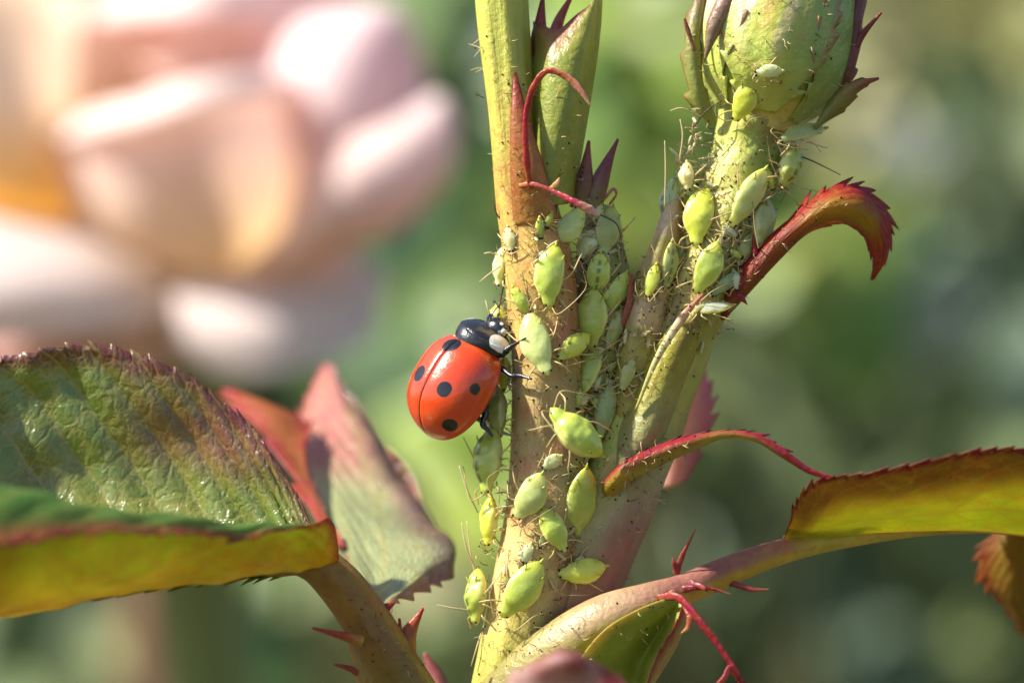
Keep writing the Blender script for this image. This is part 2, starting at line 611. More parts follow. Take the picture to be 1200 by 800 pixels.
bush('rose_bush', 'green bush blurred behind the ladybird and the open rose', [
    (380, 640, -80, 300, 110, 170, 80, 6.0, ['#66804a', '#546e48', '#708650', '#46624a']),
    (360, 640, 280, 640, 120, 170, 80, 6.0, ['#46624e', '#567050', '#6f8448', '#405a4a']),
    (470, 580, 500, 600, 70, 90, 8, 4.5, ['#97a83a', '#8ba03c'])], seed=8)

cb = P(195, 400, 55)
cb[2] = GROUND_Z
cane = empty('woody_cane', cb, 'brown woody cane, blurred, upright below the big left leaf', 'cane')
m = MB()
m.tube([cb - [0, 0, 1], P(200, 1200, 55), P(192, 800, 55), P(186, 640, 55), P(150, 480, 57), P(60, 300, 60)], [1.2, 1.0, .85, .8, .6, .3], 12, 50, lin('#6a4c32'),
       rfun=lambda U, a: 1 + .06 * np.sin(30 * U + 2 * a))
m.build('stem', M_BARK, cane, cb)
for q, d in (((160, 560, 55), (-1, -.3, .6)), ((192, 720, 55), (1, -.2, -.5)), ((110, 380, 58), (-.8, -.4, .3))):
    m = MB()
    far_leaf(m, P(*q) + nrm(np.array(d)) * 1.8, 3.6, d, (-.3, -.5, .8), lin('#66803e'), .3)
    m.build('leaf', M_FAR_LEAF, cane, cb)

# pale out-of-focus garden flowers that read as grey-white discs of light
def pale_bloom(px, py, y, size, label, seed):
    r = np.random.default_rng(seed)
    c = P(px, py, y)
    root = empty('garden_flower', (c[0], c[1], GROUND_Z), label, 'flower', 'pale flowers far behind')
    o = np.array([c[0], c[1], GROUND_Z])
    m = MB()
    m.tube([o + [0, 0, -1], (o + c) / 2 + [1.5, 0, 0], c], [0.3, 0.25, 0.2], 6, 12, lin('#5f7040'))
    m.build('stem', M_BARK, root, o)
    for k in range(9):
        a = k * 2.4
        rad = size * (0.25 + 0.05 * k)
        m = MB()
        ax = np.array([math.cos(a), -0.5, math.sin(a)])
        far_leaf(m, c + ax * rad * 0.8, size * 1.05, ax, np.array([-0.2, -1, 0.35]), lin('#c8ccc8') * r.uniform(.8, 1.05), 0.2)
        m.build('petal', M_PETAL, root, o)


pale_bloom(1048, 188, 130, 2.3, 'pale grey-white flower blurred above the curled red leaflet', 1)
pale_bloom(1058, 385, 125, 2.8, 'pale grey-white flower blurred right of the curled red leaflet tip', 2)

# ------------------------------------------------------------------ the open rose, well behind the focus plane
RY = 15.0
rose_o = P(210, 420, RY + 2)
rose_o[2] = GROUND_Z
rose = empty('open_rose', rose_o, 'large open pale pink and cream rose bloom, blurred at the upper left', 'rose')


def petal_col(edge, body, base):
    e, b, s = lin(edge), lin(body), lin(base)
    def f(p, U, V):
        c = mixc(s, b, sm(0.05, 0.5, U))
        return mixc(c, e, sm(0.62, 0.95, U + 0.25 * np.abs(2 * V - 1) ** 3)) * [0.99, 0.965, 0.955]
    return f


def petal(rows, edge='#f6dcd6', body='#f2cdb8', base='#f3cf8a', label=None):
    """rows: stations from base to rim, each left -> right (px,py,depth offset)"""
    R = [[(a, b, RY + d * .72) for a, b, d in r] for r in rows]
    G = grid(R, 26, 30)
    G = G + nrm(np.cross(np.gradient(G, axis=0), np.gradient(G, axis=1))) * (0.045 * wob(G, 2.0, len(rows)))[..., None]
    m = MB()
    m.sheet(G, 0.045, petal_col(edge, body, base))
    m.build('petal', M_PETAL, rose, rose_o)


# front cup petal with its rim rolled towards the camera
petal([[(200, 335, 0.6), (240, 345, -0.2), (280, 340, -0.2), (330, 315, 0.7)],
       [(90, 270, 0.2), (190, 285, -1.3), (290, 275, -1.4), (372, 240, 0.3)],
       [(40, 200, 0.4), (160, 205, -1.9), (290, 180, -1.9), (400, 165, 0.5)],
       [(45, 150, 0.6), (150, 135, -2.0), (270, 112, -2.0), (400, 108, 0.9)],
       [(48, 150, 0.2), (150, 118, -2.5), (270, 92, -2.5), (395, 95, 0.4)],
       [(50, 175, -0.1), (150, 146, -2.9), (270, 118, -2.9), (390, 112, 0.1)]], '#fdf2ee', '#fcece4', '#fcefd0')
# right-hand outer petal, tip turned up
petal([[(250, 335, -0.6), (280, 332, -1.2), (310, 318, -1.4), (330, 296, -0.8)],
       [(340, 318, -1.0), (372, 290, -2.2), (378, 240, -2.4), (350, 196, -1.4)],
       [(410, 296, -0.8), (450, 250, -2.0), (436, 195, -2.1), (400, 165, -1.2)],
       [(468, 268, -0.4), (508, 212, -1.4), (494, 152, -1.5), (452, 136, -0.8)],
       [(484, 256, 0.0), (532, 180, -0.8), (524, 116, -0.9), (488, 112, -0.4)],
       [(480, 250, 0.3), (524, 178, -0.4), (518, 124, -0.5), (488, 120, 0.0)]], '#fcf0f0', '#faeae6', '#f8e2d2')
# upper right petal
petal([[(290, 250, 0.2), (330, 255, -0.4), (380, 245, -0.4), (410, 225, 0.4)],
       [(270, 150, 0.2), (350, 165, -1.2), (430, 180, -1.0), (470, 185, 0.2)],
       [(270, 85, 0.4), (360, 85, -1.0), (450, 95, -0.8), (496, 125, 0.4)],
       [(300, 50, 0.7), (390, 30, -0.5), (462, 24, -0.3), (496, 70, 0.8)],
       [(310, 40, 1.2), (400, 14, 0.3), (460, 6, 0.5), (488, 45, 1.4)]], '#fcf0f0', '#fae8e8', '#f8e2da')
# upper middle petals rolling round the heart
petal([[(180, 200, 1.8), (240, 205, 1.0), (300, 200, 1.2), (360, 190, 2.0)],
       [(120, 90, 1.6), (220, 90, 0.2), (330, 90, 0.6), (420, 110, 2.0)],
       [(110, 20, 1.8), (220, 10, 0.3), (330, 20, 0.8), (420, 50, 2.2)],
       [(110, -10, 1.4), (220, -25, -0.2), (330, -10, 0.4), (425, 20, 2.0)],
       [(108, 30, 0.9), (215, 20, -0.7), (320, 28, 0.0), (420, 40, 1.6)]], '#fcf0ee', '#fae4de', '#f8dccc')
petal([[(150, 180, 2.8), (240, 185, 2.2), (330, 180, 2.4), (390, 170, 3.0)],
       [(180, 20, 2.8), (250, 0, 2.0), (340, -10, 2.2), (420, 10, 3.0)],
       [(200, -70, 3.0), (270, -90, 2.4), (350, -90, 2.6), (430, -60, 3.3)],
       [(210, -90, 3.4), (280, -110, 3.0), (350, -110, 3.2), (425, -80, 3.6)]], '#fbeaea', '#f9dfda', '#f7d8c8')
# left big petal, cream, with the yellow heart glowing at its base
petal([[(20, 270, 0.0), (60, 280, 0.0), (110, 280, 0.2), (150, 270, 0.8)],
       [(-90, 190, -0.8), (-20, 190, -1.0), (50, 190, -0.4), (90, 180, 0.6)],
       [(-140, 90, -1.0), (-50, 80, -1.2), (40, 90, -0.6), (85, 100, 0.6)],
       [(-150, 0, -0.6), (-50, -20, -1.0), (50, 0, -0.4), (95, 30, 0.8)],
       [(-140, -30, -1.0), (-50, -50, -1.6), (50, -30, -1.0), (100, 10, 0.4)]], '#fdf6ee', '#fcf0e0', '#f9d880')
petal([[(60, 200, 1.8), (110, 210, 1.4), (160, 210, 1.4), (220, 200, 1.8)],
       [(20, 90, 1.4), (90, 80, 0.8), (170, 70, 0.8), (250, 80, 1.4)],
       [(0, -20, 1.6), (80, -40, 1.0), (170, -50, 1.0), (260, -30, 1.6)],
       [(0, -60, 1.2), (80, -80, 0.5), (170, -90, 0.5), (260, -70, 1.2)]], '#fcf0ec', '#fbe8de', '#f9e0b8')
# spreading lower petals
petal([[(215, 270, 0.8), (215, 285, 0.4), (222, 305, 0.0), (240, 325, 0.0)],
       [(110, 248, 0.9), (108, 280, -0.7), (125, 328, -1.4), (180, 374, -1.2)],
       [(0, 236, 0.9), (0, 275, -1.1), (28, 338, -1.9), (88, 392, -1.7)],
       [(-110, 232, 1.1), (-110, 280, -1.1), (-82, 348, -1.9), (-44, 404, -1.8)]], '#f8f0ee', '#f7ece8', '#f6e2d0')
petal([[(205, 275, 1.2), (240, 280, 0.9), (275, 280, 0.9), (305, 272, 1.3)],
       [(180, 335, -0.3), (245, 332, -0.9), (325, 312, -0.7), (372, 284, 0.4)],
       [(205, 392, -1.0), (292, 386, -1.6), (380, 352, -1.3), (422, 306, 0.0)],
       [(240, 440, -1.0), (332, 440, -1.6), (430, 398, -1.2), (450, 330, 0.3)]], '#f6ecea', '#f5eae6', '#f4e2d0')
petal([[(200, 275, 1.4), (225, 280, 1.2), (250, 280, 1.4)],
       [(100, 350, 0.6), (180, 365, 0.0), (270, 355, 0.6)],
       [(60, 410, 0.8), (160, 435, 0.2), (270, 420, 0.8)]], '#f2dcd4', '#f0d6ca', '#ecd0b0')
petal([[(150, 350, 1.0), (165, 355, 0.8), (180, 360, 1.0)],
       [(40, 360, 0.4), (70, 390, -0.4), (120, 410, 0.2)],
       [(-50, 380, 0.6), (0, 430, 0.0), (70, 450, 0.4)]], '#eec6be', '#ecc4b8', '#e6b890')
petal([[(170, 340, 2.2), (200, 345, 2.0), (240, 345, 2.2)],
       [(100, 380, 2.4), (180, 400, 2.0), (260, 390, 2.4)],
       [(110, 420, 2.8), (190, 440, 2.4), (270, 420, 2.8)]], '#e8d6cc', '#e4ccba', '#dcbf94')
ROSE_C = P(195, 250, RY + 1.9)
RA = nrm(np.array([-0.08, -0.22, 0.97]))
RX = nrm(np.cross(np.array([0, 1.0, 0]), RA))
RB = np.cross(RA, RX)
for k in range(11):
    R = 0.35 + 0.125 * k
    f0 = k * 2.4
    u, v = np.meshgrid(np.linspace(0, 1, 24), np.linspace(-1, 1, 26), indexing='ij')
    Wd = 1.25 if k > 4 else 1.7
    top = 2.5 - 0.05 * k
    curl = np.clip((u - .8) / .2, 0, 1) ** 2
    r_ = R * (0.35 + 0.72 * np.sin(np.clip(u, 0, 1) * 1.75)) + 0.25 * curl * (0.3 + .1 * k)
    z_ = -0.9 + top * u * (1 - 0.16 * np.abs(v) ** 3) - 0.25 * curl
    a_ = f0 + v * Wd * (0.45 + 0.55 * np.sin(u * 2.2))
    G = ROSE_C + RA * z_[..., None] + RX * (r_ * np.cos(a_))[..., None] + RB * (r_ * np.sin(a_))[..., None]
    m = MB()
    m.sheet(G + nrm(G - ROSE_C) * (.06 * wob(G, 1.8, k))[..., None], 0.06, petal_col('#fcf0ee', '#fbe8e2', '#fbe8c8'))
    m.build('petal', M_PETAL, rose, rose_o)
m = MB()
rc = P(215, 300, RY + 1.6)
m.ball(rc - np.array([0, 0, 0.9]), (.8, .8, .8), lin('#9a9a4a'), 14, 10)
m.build('receptacle', M_BARK, rose, rose_o)
m = MB()
m.tube([rc - [0, 0, 1.6], rc + [0.5, 2, -14], rose_o + [0, 0, -1]], [0.45, 0.42, 0.6], 10, 24, lin('#77804a'))
m.build('stem', M_BARK, rose, rose_o)
for k in range(5):
    a = k * 1.2566 + 0.4
    m = MB()
    far_leaf(m, rc + np.array([math.cos(a) * 1.6, math.sin(a) * 1.6, -1.9]), 3.0, (math.cos(a), math.sin(a), -0.5), (0, 0, 1), lin('#6f7c40'), 0.3)
    m.build('sepal', M_FAR_LEAF, rose, rose_o)

# ------------------------------------------------------------------ the rose shoot in focus
ROOT = np.array([P(588, 400)[0], 0.3, GROUND_Z])
shoot = empty('rose_shoot', ROOT, 'green and red young rose shoot with bud and serrated leaves, covered in aphids', 'rose shoot')
PLANT = []          # (verts, faces) of everything an aphid or hair can stand on


def part(mb, name, mat, parent=None, solid=False, **kw):
    o = mb.build(name, mat, parent or shoot, ROOT, **kw)
    if solid:
        PLANT.append(mb.world())
    return o


def axis_pts(l):
    return np.array([P(a, b, y) for a, b, y, r in l]), [r * S for a, b, y, r in l]


# --- main stem
A = [(584, -90, 0.05, 32), (587, 0, 0.03, 31), (596, 100, 0, 28), (606, 180, 0, 30), (619, 250, 0, 36), (632, 310, 0, 41), (639, 380, 0, 41),
     (643, 440, 0, 42), (644, 520, 0.02, 43), (639, 600, 0.02, 46), (628, 680, 0.03, 48), (608, 760, 0.05, 47), (592, 850, 0.1, 45), (582, 1000, 0.15, 45)]
ap, ar = axis_pts(A)
ap = np.concatenate([ap, [[ap[-1][0], 0.2, z] for z in (-3.6, -5.2, -8, -13, -22, -38)], [[ROOT[0], 0.3, GROUND_Z - 1]]])
ar = ar + [0.2, 0.2, 0.21, 0.22, 0.24, 0.28, 0.34]


def colA(V, U, ang):
    px, py = PIX(V)
    c = ramp(py, [(-60, '#b9bd52'), (60, '#bcbc50'), (160, '#c4b04e'), (230, '#c8a04c'), (320, '#cba85a'), (400, '#c2a25a'), (450, '#b39a62'), (540, '#ab9466'),  # last, duller tan stops here: the ladybird's cast shadow put into the stem colour
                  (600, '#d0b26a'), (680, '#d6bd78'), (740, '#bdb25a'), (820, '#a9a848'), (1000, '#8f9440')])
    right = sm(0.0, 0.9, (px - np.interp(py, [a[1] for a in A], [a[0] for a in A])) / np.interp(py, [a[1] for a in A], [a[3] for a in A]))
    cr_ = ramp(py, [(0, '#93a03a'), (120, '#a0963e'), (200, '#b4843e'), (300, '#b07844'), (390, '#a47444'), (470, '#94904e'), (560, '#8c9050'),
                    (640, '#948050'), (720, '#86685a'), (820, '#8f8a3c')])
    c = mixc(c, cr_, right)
    n = wob(V, 9, 1.0)
    c = mixc(c, lin('#a85a38'), 0.45 * sm(0.2, 0.9, n) * sm(150, 230, py) * sm(760, 640, py))
    return mixc(c, lin('#e2d090'), 0.4 * sm(0.3, 0.9, wob(V, 7, 4.0)) * sm(500, 620, py))


def ribA(U, ang):
    return 1 + 0.03 * np.cos(5 * ang + 6 * U) + 0.022 * np.cos(9 * ang - 11 * U) + 0.02 * np.sin(60 * U + 3 * np.cos(ang))


m = MB()
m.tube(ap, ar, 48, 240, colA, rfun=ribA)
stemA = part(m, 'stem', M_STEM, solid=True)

# --- side stem that carries the bud
B = [(622, 800, 0.12, 44), (652, 735, 0.12, 48), (686, 665, 0.1, 50), (722, 580, 0.1, 48), (758, 495, 0.1, 43), (792, 415, 0.1, 38), (820, 345, 0.1, 38),
     (844, 280, 0.1, 41), (862, 225, 0.12, 42), (876, 175, 0.15, 41), (886, 135, 0.16, 44)]
bp, br = axis_pts(B)


def colB(V, U, ang):
    px, py = PIX(V)
    cx = np.interp(py, [b[1] for b in B][::-1], [b[0] for b in B][::-1])
    s = (px - cx) / np.interp(py, [b[1] for b in B][::-1], [b[3] for b in B][::-1])
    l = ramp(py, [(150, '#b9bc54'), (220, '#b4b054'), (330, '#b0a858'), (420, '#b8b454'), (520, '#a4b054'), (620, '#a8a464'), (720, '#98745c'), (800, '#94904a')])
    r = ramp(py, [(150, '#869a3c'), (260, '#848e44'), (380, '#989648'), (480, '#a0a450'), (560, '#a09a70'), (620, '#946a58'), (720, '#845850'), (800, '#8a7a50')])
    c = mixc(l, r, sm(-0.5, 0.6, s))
    return mixc(c, lin('#9a5a44'), 0.4 * sm(0.2, 0.9, wob(V, 8, 2.0)))


m = MB()
m.tube(bp, br, 44, 170, colB, rfun=ribA)
stemB = part(m, 'side_stem', M_STEM, solid=True)

# --- rose bud with its sepals
bud_axis = nrm(np.array([0.24, 0.10, 0.97]))
bo = P(884, 152, 0.16)
bx = nrm(np.cross(bud_axis, np.array([0, 1.0, 0])))        # points right in the picture
by = np.cross(bud_axis, bx)                                 # away from the camera
BT = [0, 12, 26, 48, 80, 120, 170, 230, 290, 330]
BR = [42, 45, 56, 76, 89, 93, 88, 66, 32, 4]


def bud_pt(t, phi, k=1.0):
    r = np.interp(t, BT, BR) * S * k
    t, phi = np.asarray(t), np.asarray(phi)
    return bo + bud_axis * (t * S)[..., None] + (r * np.cos(phi))[..., None] * bx + (r * np.sin(phi))[..., None] * by


tt, pp = np.meshgrid(np.interp(np.linspace(0, 9, 60), range(10), BT), np.linspace(0, 2 * math.pi, 48), indexing='ij')
BRs = cr(np.array(BR, float).reshape(-1, 1), 60)[:, 0]
BTs = cr(np.array(BT, float).reshape(-1, 1), 60)[:, 0]
BT, BR = list(BTs), list(BRs)
m = MB()
tt, pp = np.meshgrid(np.array(BT), np.linspace(0, 2 * math.pi, 48), indexing='ij')
m.sheet(bud_pt(tt, -pp, 1.0), 0.01, lambda p, U, V: mixc(lin('#8f9a3c'), lin('#c9b45a'), sm(0.2, 0.8, wob(p, 5))))
bud = part(m, 'bud', M_BUD, solid=True)
for k, phi0 in enumerate([-1.02, -2.15, 0.30, 1.5, 2.75]):
    u = np.linspace(0, 1, 90)
    v = np.linspace(-1, 1, 36)
    U, V = np.meshgrid(u, v, indexing='ij')
    t = 16 + U * 300
    half = 0.66 * np.minimum(1, 0.55 + U * 1.6) * (1 - 0.55 * np.clip((U - .55) / .45, 0, 1))
    phi = phi0 + V * half * 1.08
    lift = 1.025 + 0.018 * (k % 2) + 0.035 * np.abs(V) ** 4 + 0.012 * np.cos(V * 4.5) + 0.008 * np.sin(9 * V + 5 * U)
    G = bud_pt(t, phi, lift)
    G = teeth(G, 0, 9, 0.05, seed=k, reach=.1)
    G = teeth(G, 1, 9, 0.05, seed=k + 9, reach=.1)

    def colS(p, U, V, k=k):
        px, py = PIX(p)
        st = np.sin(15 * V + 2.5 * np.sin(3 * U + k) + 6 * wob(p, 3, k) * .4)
        c = mixc(lin('#b4bc58'), lin('#869a4e'), sm(900, 960, px))  # lit left and shaded right of the bud put into the colour
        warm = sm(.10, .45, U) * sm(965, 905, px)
        c = mixc(c, lin('#e4c4b4'), 0.75 * sm(.2, .9, st) * warm)  # pink-white streaks: painted highlights on the sunlit left side
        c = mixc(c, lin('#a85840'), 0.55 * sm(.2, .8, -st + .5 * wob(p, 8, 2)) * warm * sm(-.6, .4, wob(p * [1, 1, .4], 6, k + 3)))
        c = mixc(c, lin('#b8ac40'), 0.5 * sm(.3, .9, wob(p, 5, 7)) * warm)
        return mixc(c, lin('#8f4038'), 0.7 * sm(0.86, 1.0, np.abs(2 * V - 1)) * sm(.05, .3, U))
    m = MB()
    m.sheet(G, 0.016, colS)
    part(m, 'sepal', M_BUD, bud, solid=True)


def strip(pts, w, col_stops, name='sepal_lobe', parent=None, side=(1, 0, 0), nteeth=0, amp=0.03, mat=None, thick=0.016, roll=0.3, solid=False, seed=0, label=None):
    """narrow leafy strip: pts (px,py,y), w widths in px, colours along it"""
    pts = np.array([P(*q) for q in pts])
    n = max(40, nteeth * 12)
    c = cr(pts, n)
    ww = np.interp(np.linspace(0, 1, n), np.linspace(0, 1, len(w)), w) * S
    tan = nrm(np.gradient(c, axis=0))
    view = nrm(c - np.array(CAM))
    sd_ = nrm(np.cross(tan, view))
    nn = np.cross(sd_, tan)
    vv = np.linspace(-1, 1, 13)
    G = c[:, None] + sd_[:, None] * (vv[None, :, None] * ww[:, None, None] / 2) + nn[:, None] * ((vv ** 2)[None, :, None] * ww[:, None, None] * roll)
    if nteeth:
        G = teeth(G, 0, nteeth, amp, seed=seed, reach=.35, env=ww / ww.max())
        G = teeth(G, 1, nteeth, amp, seed=seed + 1, reach=.35, env=ww / ww.max())
    st = ramp(np.linspace(0, 1, n), col_stops)
    m = MB()
    m.sheet(G, thick, lambda p, U, V: mixc(np.repeat(st[:, None], 13, 1), lin('#8c2c30'), 0.55 * sm(.75, 1, np.abs(2 * V - 1))))
    return part(m, name, mat or M_SHEATH, parent, solid=solid, label=label)


strip([(978, 125, .1), (992, 90, .02), (1001, 50, 0), (1005, 10, 0), (1012, -40, .05)], [3, 14, 13, 12, 8], [(0, '#7c8440'), (.3, '#86504c'), (1, '#7c3c48')], parent=bud, nteeth=5, seed=3)
strip([(1003, 55, 0), (1013, 38, -.02), (1033, 15, -.05)], [8, 7, 1], [(0, '#84464c'), (1, '#8c3038')], parent=bud)
strip([(955, 150, .0), (985, 118, -.05), (1005, 100, -.08), (1030, 92, -.1)], [4, 22, 12, 1], [(0, '#7f8a3c'), (.5, '#8c7a40'), (1, '#8c2c34')], parent=bud, nteeth=4, seed=4)
strip([(836, 145, .05), (818, 110, .0), (811, 60, 0), (818, 10, .05), (830, -40, .1)], [10, 18, 17, 14, 8], [(0, '#9aa24c'), (.6, '#8f8f4c'), (1, '#94705c')], parent=bud, nteeth=4, amp=0.04, seed=5)
strip([(826, 70, -.1), (838, 30, -.12), (858, -10, -.1)], [1, 20, 24], [(0, '#8a7f5a'), (1, '#9a7468')], parent=bud, seed=6)
strip([(814, 60, -.05), (806, 35, -.06), (802, 22, -.06)], [2, 5, 1], [(0, '#8f6a44'), (1, '#8c2f2c')], parent=bud)

# --- sheaths, stipules and bracts of the main stem
# brown scale lying against the upper stem
strip([(628, 262, -.16), (618, 200, -.2), (609, 140, -.18), (603, 80, -.1)], [52, 40, 22, 1], [(0, '#c08a44'), (.45, '#b4743c'), (.8, '#9a4a30'), (1, '#8c2424')], 'bud_scale', seed=7, solid=True, roll=.15)
# folded young leaf above it
G = grid([[(618, 235, .0), (632, 238, -.12), (655, 240, -.1), (672, 236, .05)],
          [(620, 180, .0), (636, 180, -.13), (660, 180, -.12), (682, 178, .08)],
          [(623, 120, .0), (642, 120, -.12), (672, 115, -.12), (694, 105, .1)],
          [(626, 70, .02), (650, 75, -.1), (682, 60, -.08), (703, 40, .1)],
          [(632, 30, .05), (660, 50, -.06), (690, 20, -.02), (706, -10, .1)],
          [(650, 45, .05), (675, 20, .0), (696, 0, .02), (706, -40, .1)]], 90, 30)
G = teeth(G, 0, 5, 0.06, seed=2, reach=.2)
m = MB()
m.sheet(G, 0.02, lambda p, U, V: mixc(mixc(lin('#8f9a3e'), lin('#a5a84e'), V), lin('#a83040'), 0.85 * sm(.5, .95, U) * sm(.75, .1, V) + 0.35 * sm(.9, 1, U)))
part(m, 'young_leaf', M_SHEATH, solid=True)
strip([(628, 80, .06), (632, 40, .06), (637, -10, .08)], [24, 18, 1], [(0, '#b08058'), (.5, '#a04840'), (1, '#8c2434')], 'stipule', seed=8)
strip([(645, 60, .08), (655, 25, .1), (672, -8, .12)], [18, 12, 2], [(0, '#b0705a'), (1, '#a83040')], 'stipule', seed=9)
# red curling filament in front of it
def filament(pts, rad, cols, name='filament', parent=None, n=8, mat=None):
    m = MB()
    pp = [P(*q) for q in pts]
    m.tube(pp, [r * S * .62 for r in rad], 12, 12 * len(pp), np.array([lin(c) * [.9, .8, .7] for c in cols]),
           rfun=lambda U, a: 1 + .16 * np.sin(40 * U + 2 * a) * np.cos(23 * U) + .14 * np.cos(2 * a), squash=.5)
    return part(m, name, mat or M_SHEATH, parent)


filament([(622, 222, -.22), (617, 185, -.26), (616, 140, -.28), (624, 105, -.3), (640, 84, -.32), (660, 88, -.34), (678, 103, -.36), (692, 124, -.36)],
         [4, 5, 5, 5, 5, 6, 6, 2], ['#b86a3c', '#b4383c', '#b43040', '#b43440', '#b84844', '#c07858', '#d09a84', '#d8a890'])
filament([(605, 218, -.18), (625, 216, -.24), (650, 225, -.28), (672, 236, -.33), (690, 245, -.34), (703, 252, -.33)],
         [3, 4, 4, 6, 7, 2], ['#c88850', '#b86050', '#b44850', '#b03850', '#e0b0a8', '#f0d8d0'])
filament([(645, 222, -.26), (652, 216, -.3), (656, 208, -.3)], [4, 5, 1], ['#c8a060', '#d0b080', '#c87860'])
# small pair of bracts with purple tips
strip([(678, 245, .05), (685, 210, .02), (690, 165, .02)], [22, 20, 2], [(0, '#9a8a54'), (.5, '#86605c'), (1, '#9a3440')], 'bract', seed=10, solid=True)
strip([(692, 245, .05), (702, 215, .04), (712, 190, .03), (724, 163, .03)], [26, 22, 12, 1], [(0, '#9a9058'), (.45, '#8c5c68'), (1, '#8c2c48')], 'bract', seed=11, solid=True)
filament([(706, 236, .0), (718, 222, -.02), (722, 228, -.02), (714, 240, 0)], [2, 3, 2, 2], ['#b07060', '#c88880', '#b06868', '#a06058'])
# dull green scales in the fork, thick with aphids
strip([(705, 560, .1), (700, 470, .0), (704, 390, -.02), (706, 310, .0), (700, 240, .08)], [44, 62, 68, 62, 30], [(0, '#8a964c'), (.5, '#a0ac58'), (1, '#9c9458')], 'bud_scale', seed=12, solid=True, roll=.4)
strip([(716, 520, .2), (724, 440, .2), (728, 360, .22), (722, 270, .26)], [30, 40, 34, 10], [(0, '#84904a'), (.6, '#98a456'), (1, '#a09a60')], 'bud_scale', seed=13, solid=True, roll=.4)
# pinkish papery sheath at the foot of the bud stalk
G = grid([[(712, 500, .1), (728, 500, -.02), (748, 495, -.05), (765, 480, .02)],
          [(716, 440, .08), (732, 440, -.06), (755, 435, -.06), (772, 425, .02)],
          [(724, 385, .08), (742, 380, -.06), (765, 380, -.05), (784, 378, .04)],
          [(740, 335, .08), (756, 330, -.05), (775, 325, -.04), (792, 322, .05)],
          [(765, 280, .08), (775, 275, -.03), (788, 270, -.02), (800, 270, .06)],
          [(778, 240, .1), (786, 236, .02), (794, 234, .02), (802, 232, .08)]], 80, 24)
m = MB()
m.sheet(G, 0.016, lambda p, U, V: mixc(mixc(lin('#b8ac5c'), lin('#d8bc98'), sm(.1, .5, U) * sm(-.4, .6, wob(p, 9))), lin('#a8604c'), 0.7 * sm(.2, .0, V) * sm(.1, .4, U) + 0.5 * sm(.85, 1, V)))
part(m, 'sheath', M_SHEATH, solid=True)
strip([(718, 400, -.0), (736, 360, -.04), (740, 320, -.05)], [12, 8, 1], [(0, '#b87858'), (1, '#b04444')], 'stipule', seed=14)
# smooth yellow-green sheath lower on the bud stalk
G = grid([[(675, 640, .2), (700, 645, .12), (730, 640, .12), (755, 630, .2)],
          [(710, 540, .0), (735, 540, -.13), (762, 530, -.12), (783, 515, .05)],
          [(735, 470, -.02), (758, 470, -.14), (788, 455, -.13), (810, 445, .06)],
          [(762, 415, -.04), (782, 410, -.14), (808, 400, -.13), (830, 395, .06)],
          [(795, 372, -.06), (805, 370, -.12), (822, 368, -.12), (850, 360, .06)],
          [(812, 362, -.05), (820, 360, -.1), (830, 358, -.1), (856, 345, .06)]], 80, 26)
m = MB()
m.sheet(G, 0.02, lambda p, U, V: mixc(mixc(mixc(lin('#9c9a66'), lin('#b4ac34'), sm(.2, .6, U)), lin('#7c6c40'), 0.7 * sm(.25, .6, V) * sm(.95, .6, V) * sm(.3, .7, U)), lin('#d8d494'), 0.6 * sm(.1, .0, V)))
part(m, 'sheath', M_SHEATH, solid=True)
strip([(745, 480, -.17), (770, 420, -.2), (800, 372, -.2), (824, 345, -.16)], [1, 7, 10, 1], [(0, '#b8b860'), (.5, '#dcd2a0'), (.8, '#c88c70'), (1, '#b86a54')], 'sheath_rim', seed=15, solid=True)
# ridge of the side stem beside it
strip([(752, 520, .0), (768, 440, -.02), (790, 370, -.03), (812, 310, -.0)], [14, 16, 18, 14], [(0, '#a8a850'), (.6, '#b4a468'), (1, '#a88c64')], 'bud_scale', seed=16, solid=True)

# --- curled red-edged leaflet at the right of the bud stalk
G = grid([[(806, 392, .2), (808, 402, .16), (808, 412, .16), (806, 420, .22)],
          [(856, 326, -.0), (866, 337, -.06), (868, 348, -.04), (864, 358, .05)],
          [(898, 280, -.04), (902, 292, -.1), (910, 300, -.08), (912, 306, .04)],
          [(934, 250, -.06), (940, 260, -.13), (944, 266, -.1), (946, 274, .04)],
          [(972, 222, -.05), (974, 236, -.15), (976, 250, -.13), (978, 262, .04)],
          [(1010, 220, .0), (1004, 236, -.12), (1000, 252, -.12), (996, 264, .04)],
          [(1038, 245, .06), (1028, 256, -.06), (1020, 266, -.06), (1012, 276, .06)],
          [(1044, 275, .1), (1036, 282, .0), (1028, 288, .0), (1020, 293, .08)],
          [(1038, 302, .12), (1034, 305, .05), (1028, 308, .05), (1024, 310, .1)],
          [(1024, 326, .14), (1023, 326, .12), (1022, 327, .12), (1021, 327, .14)]], 170, 24)
G = teeth(G, 0, 12, 0.07, .3, 1, seed=21)
G = teeth(G, 1, 10, 0.05, .35, 1, seed=22)
m = MB()
m.sheet(G, 0.018, lambda p, U, V: mixc(mixc(lin('#a85a3c'), lin('#c0a034'), sm(.25, .45, U) * sm(.95, .7, U)), lin('#b81e30'), np.clip(sm(.5, .05, V + .1 * wob(p, 9)) + 0.8 * sm(.7, 1, V) + .9 * sm(.62, .85, U), 0, 1)))
part(m, 'leaflet', M_UNDER, solid=True, label='curled red-edged leaflet')
for q in ([(880, 322), (896, 325)], [(866, 345), (876, 357)], [(886, 300), (882, 275)]):
    a, b = q
    m = MB()
    m.tube([P(*a, -.06), (P(*a, -.06) + P(*b, -.08)) / 2, P(*b, -.08)], [5 * S, 3 * S, .4 * S], 7, 8, lin('#9c2a30'))
    part(m, 'prickle', M_SHEATH)

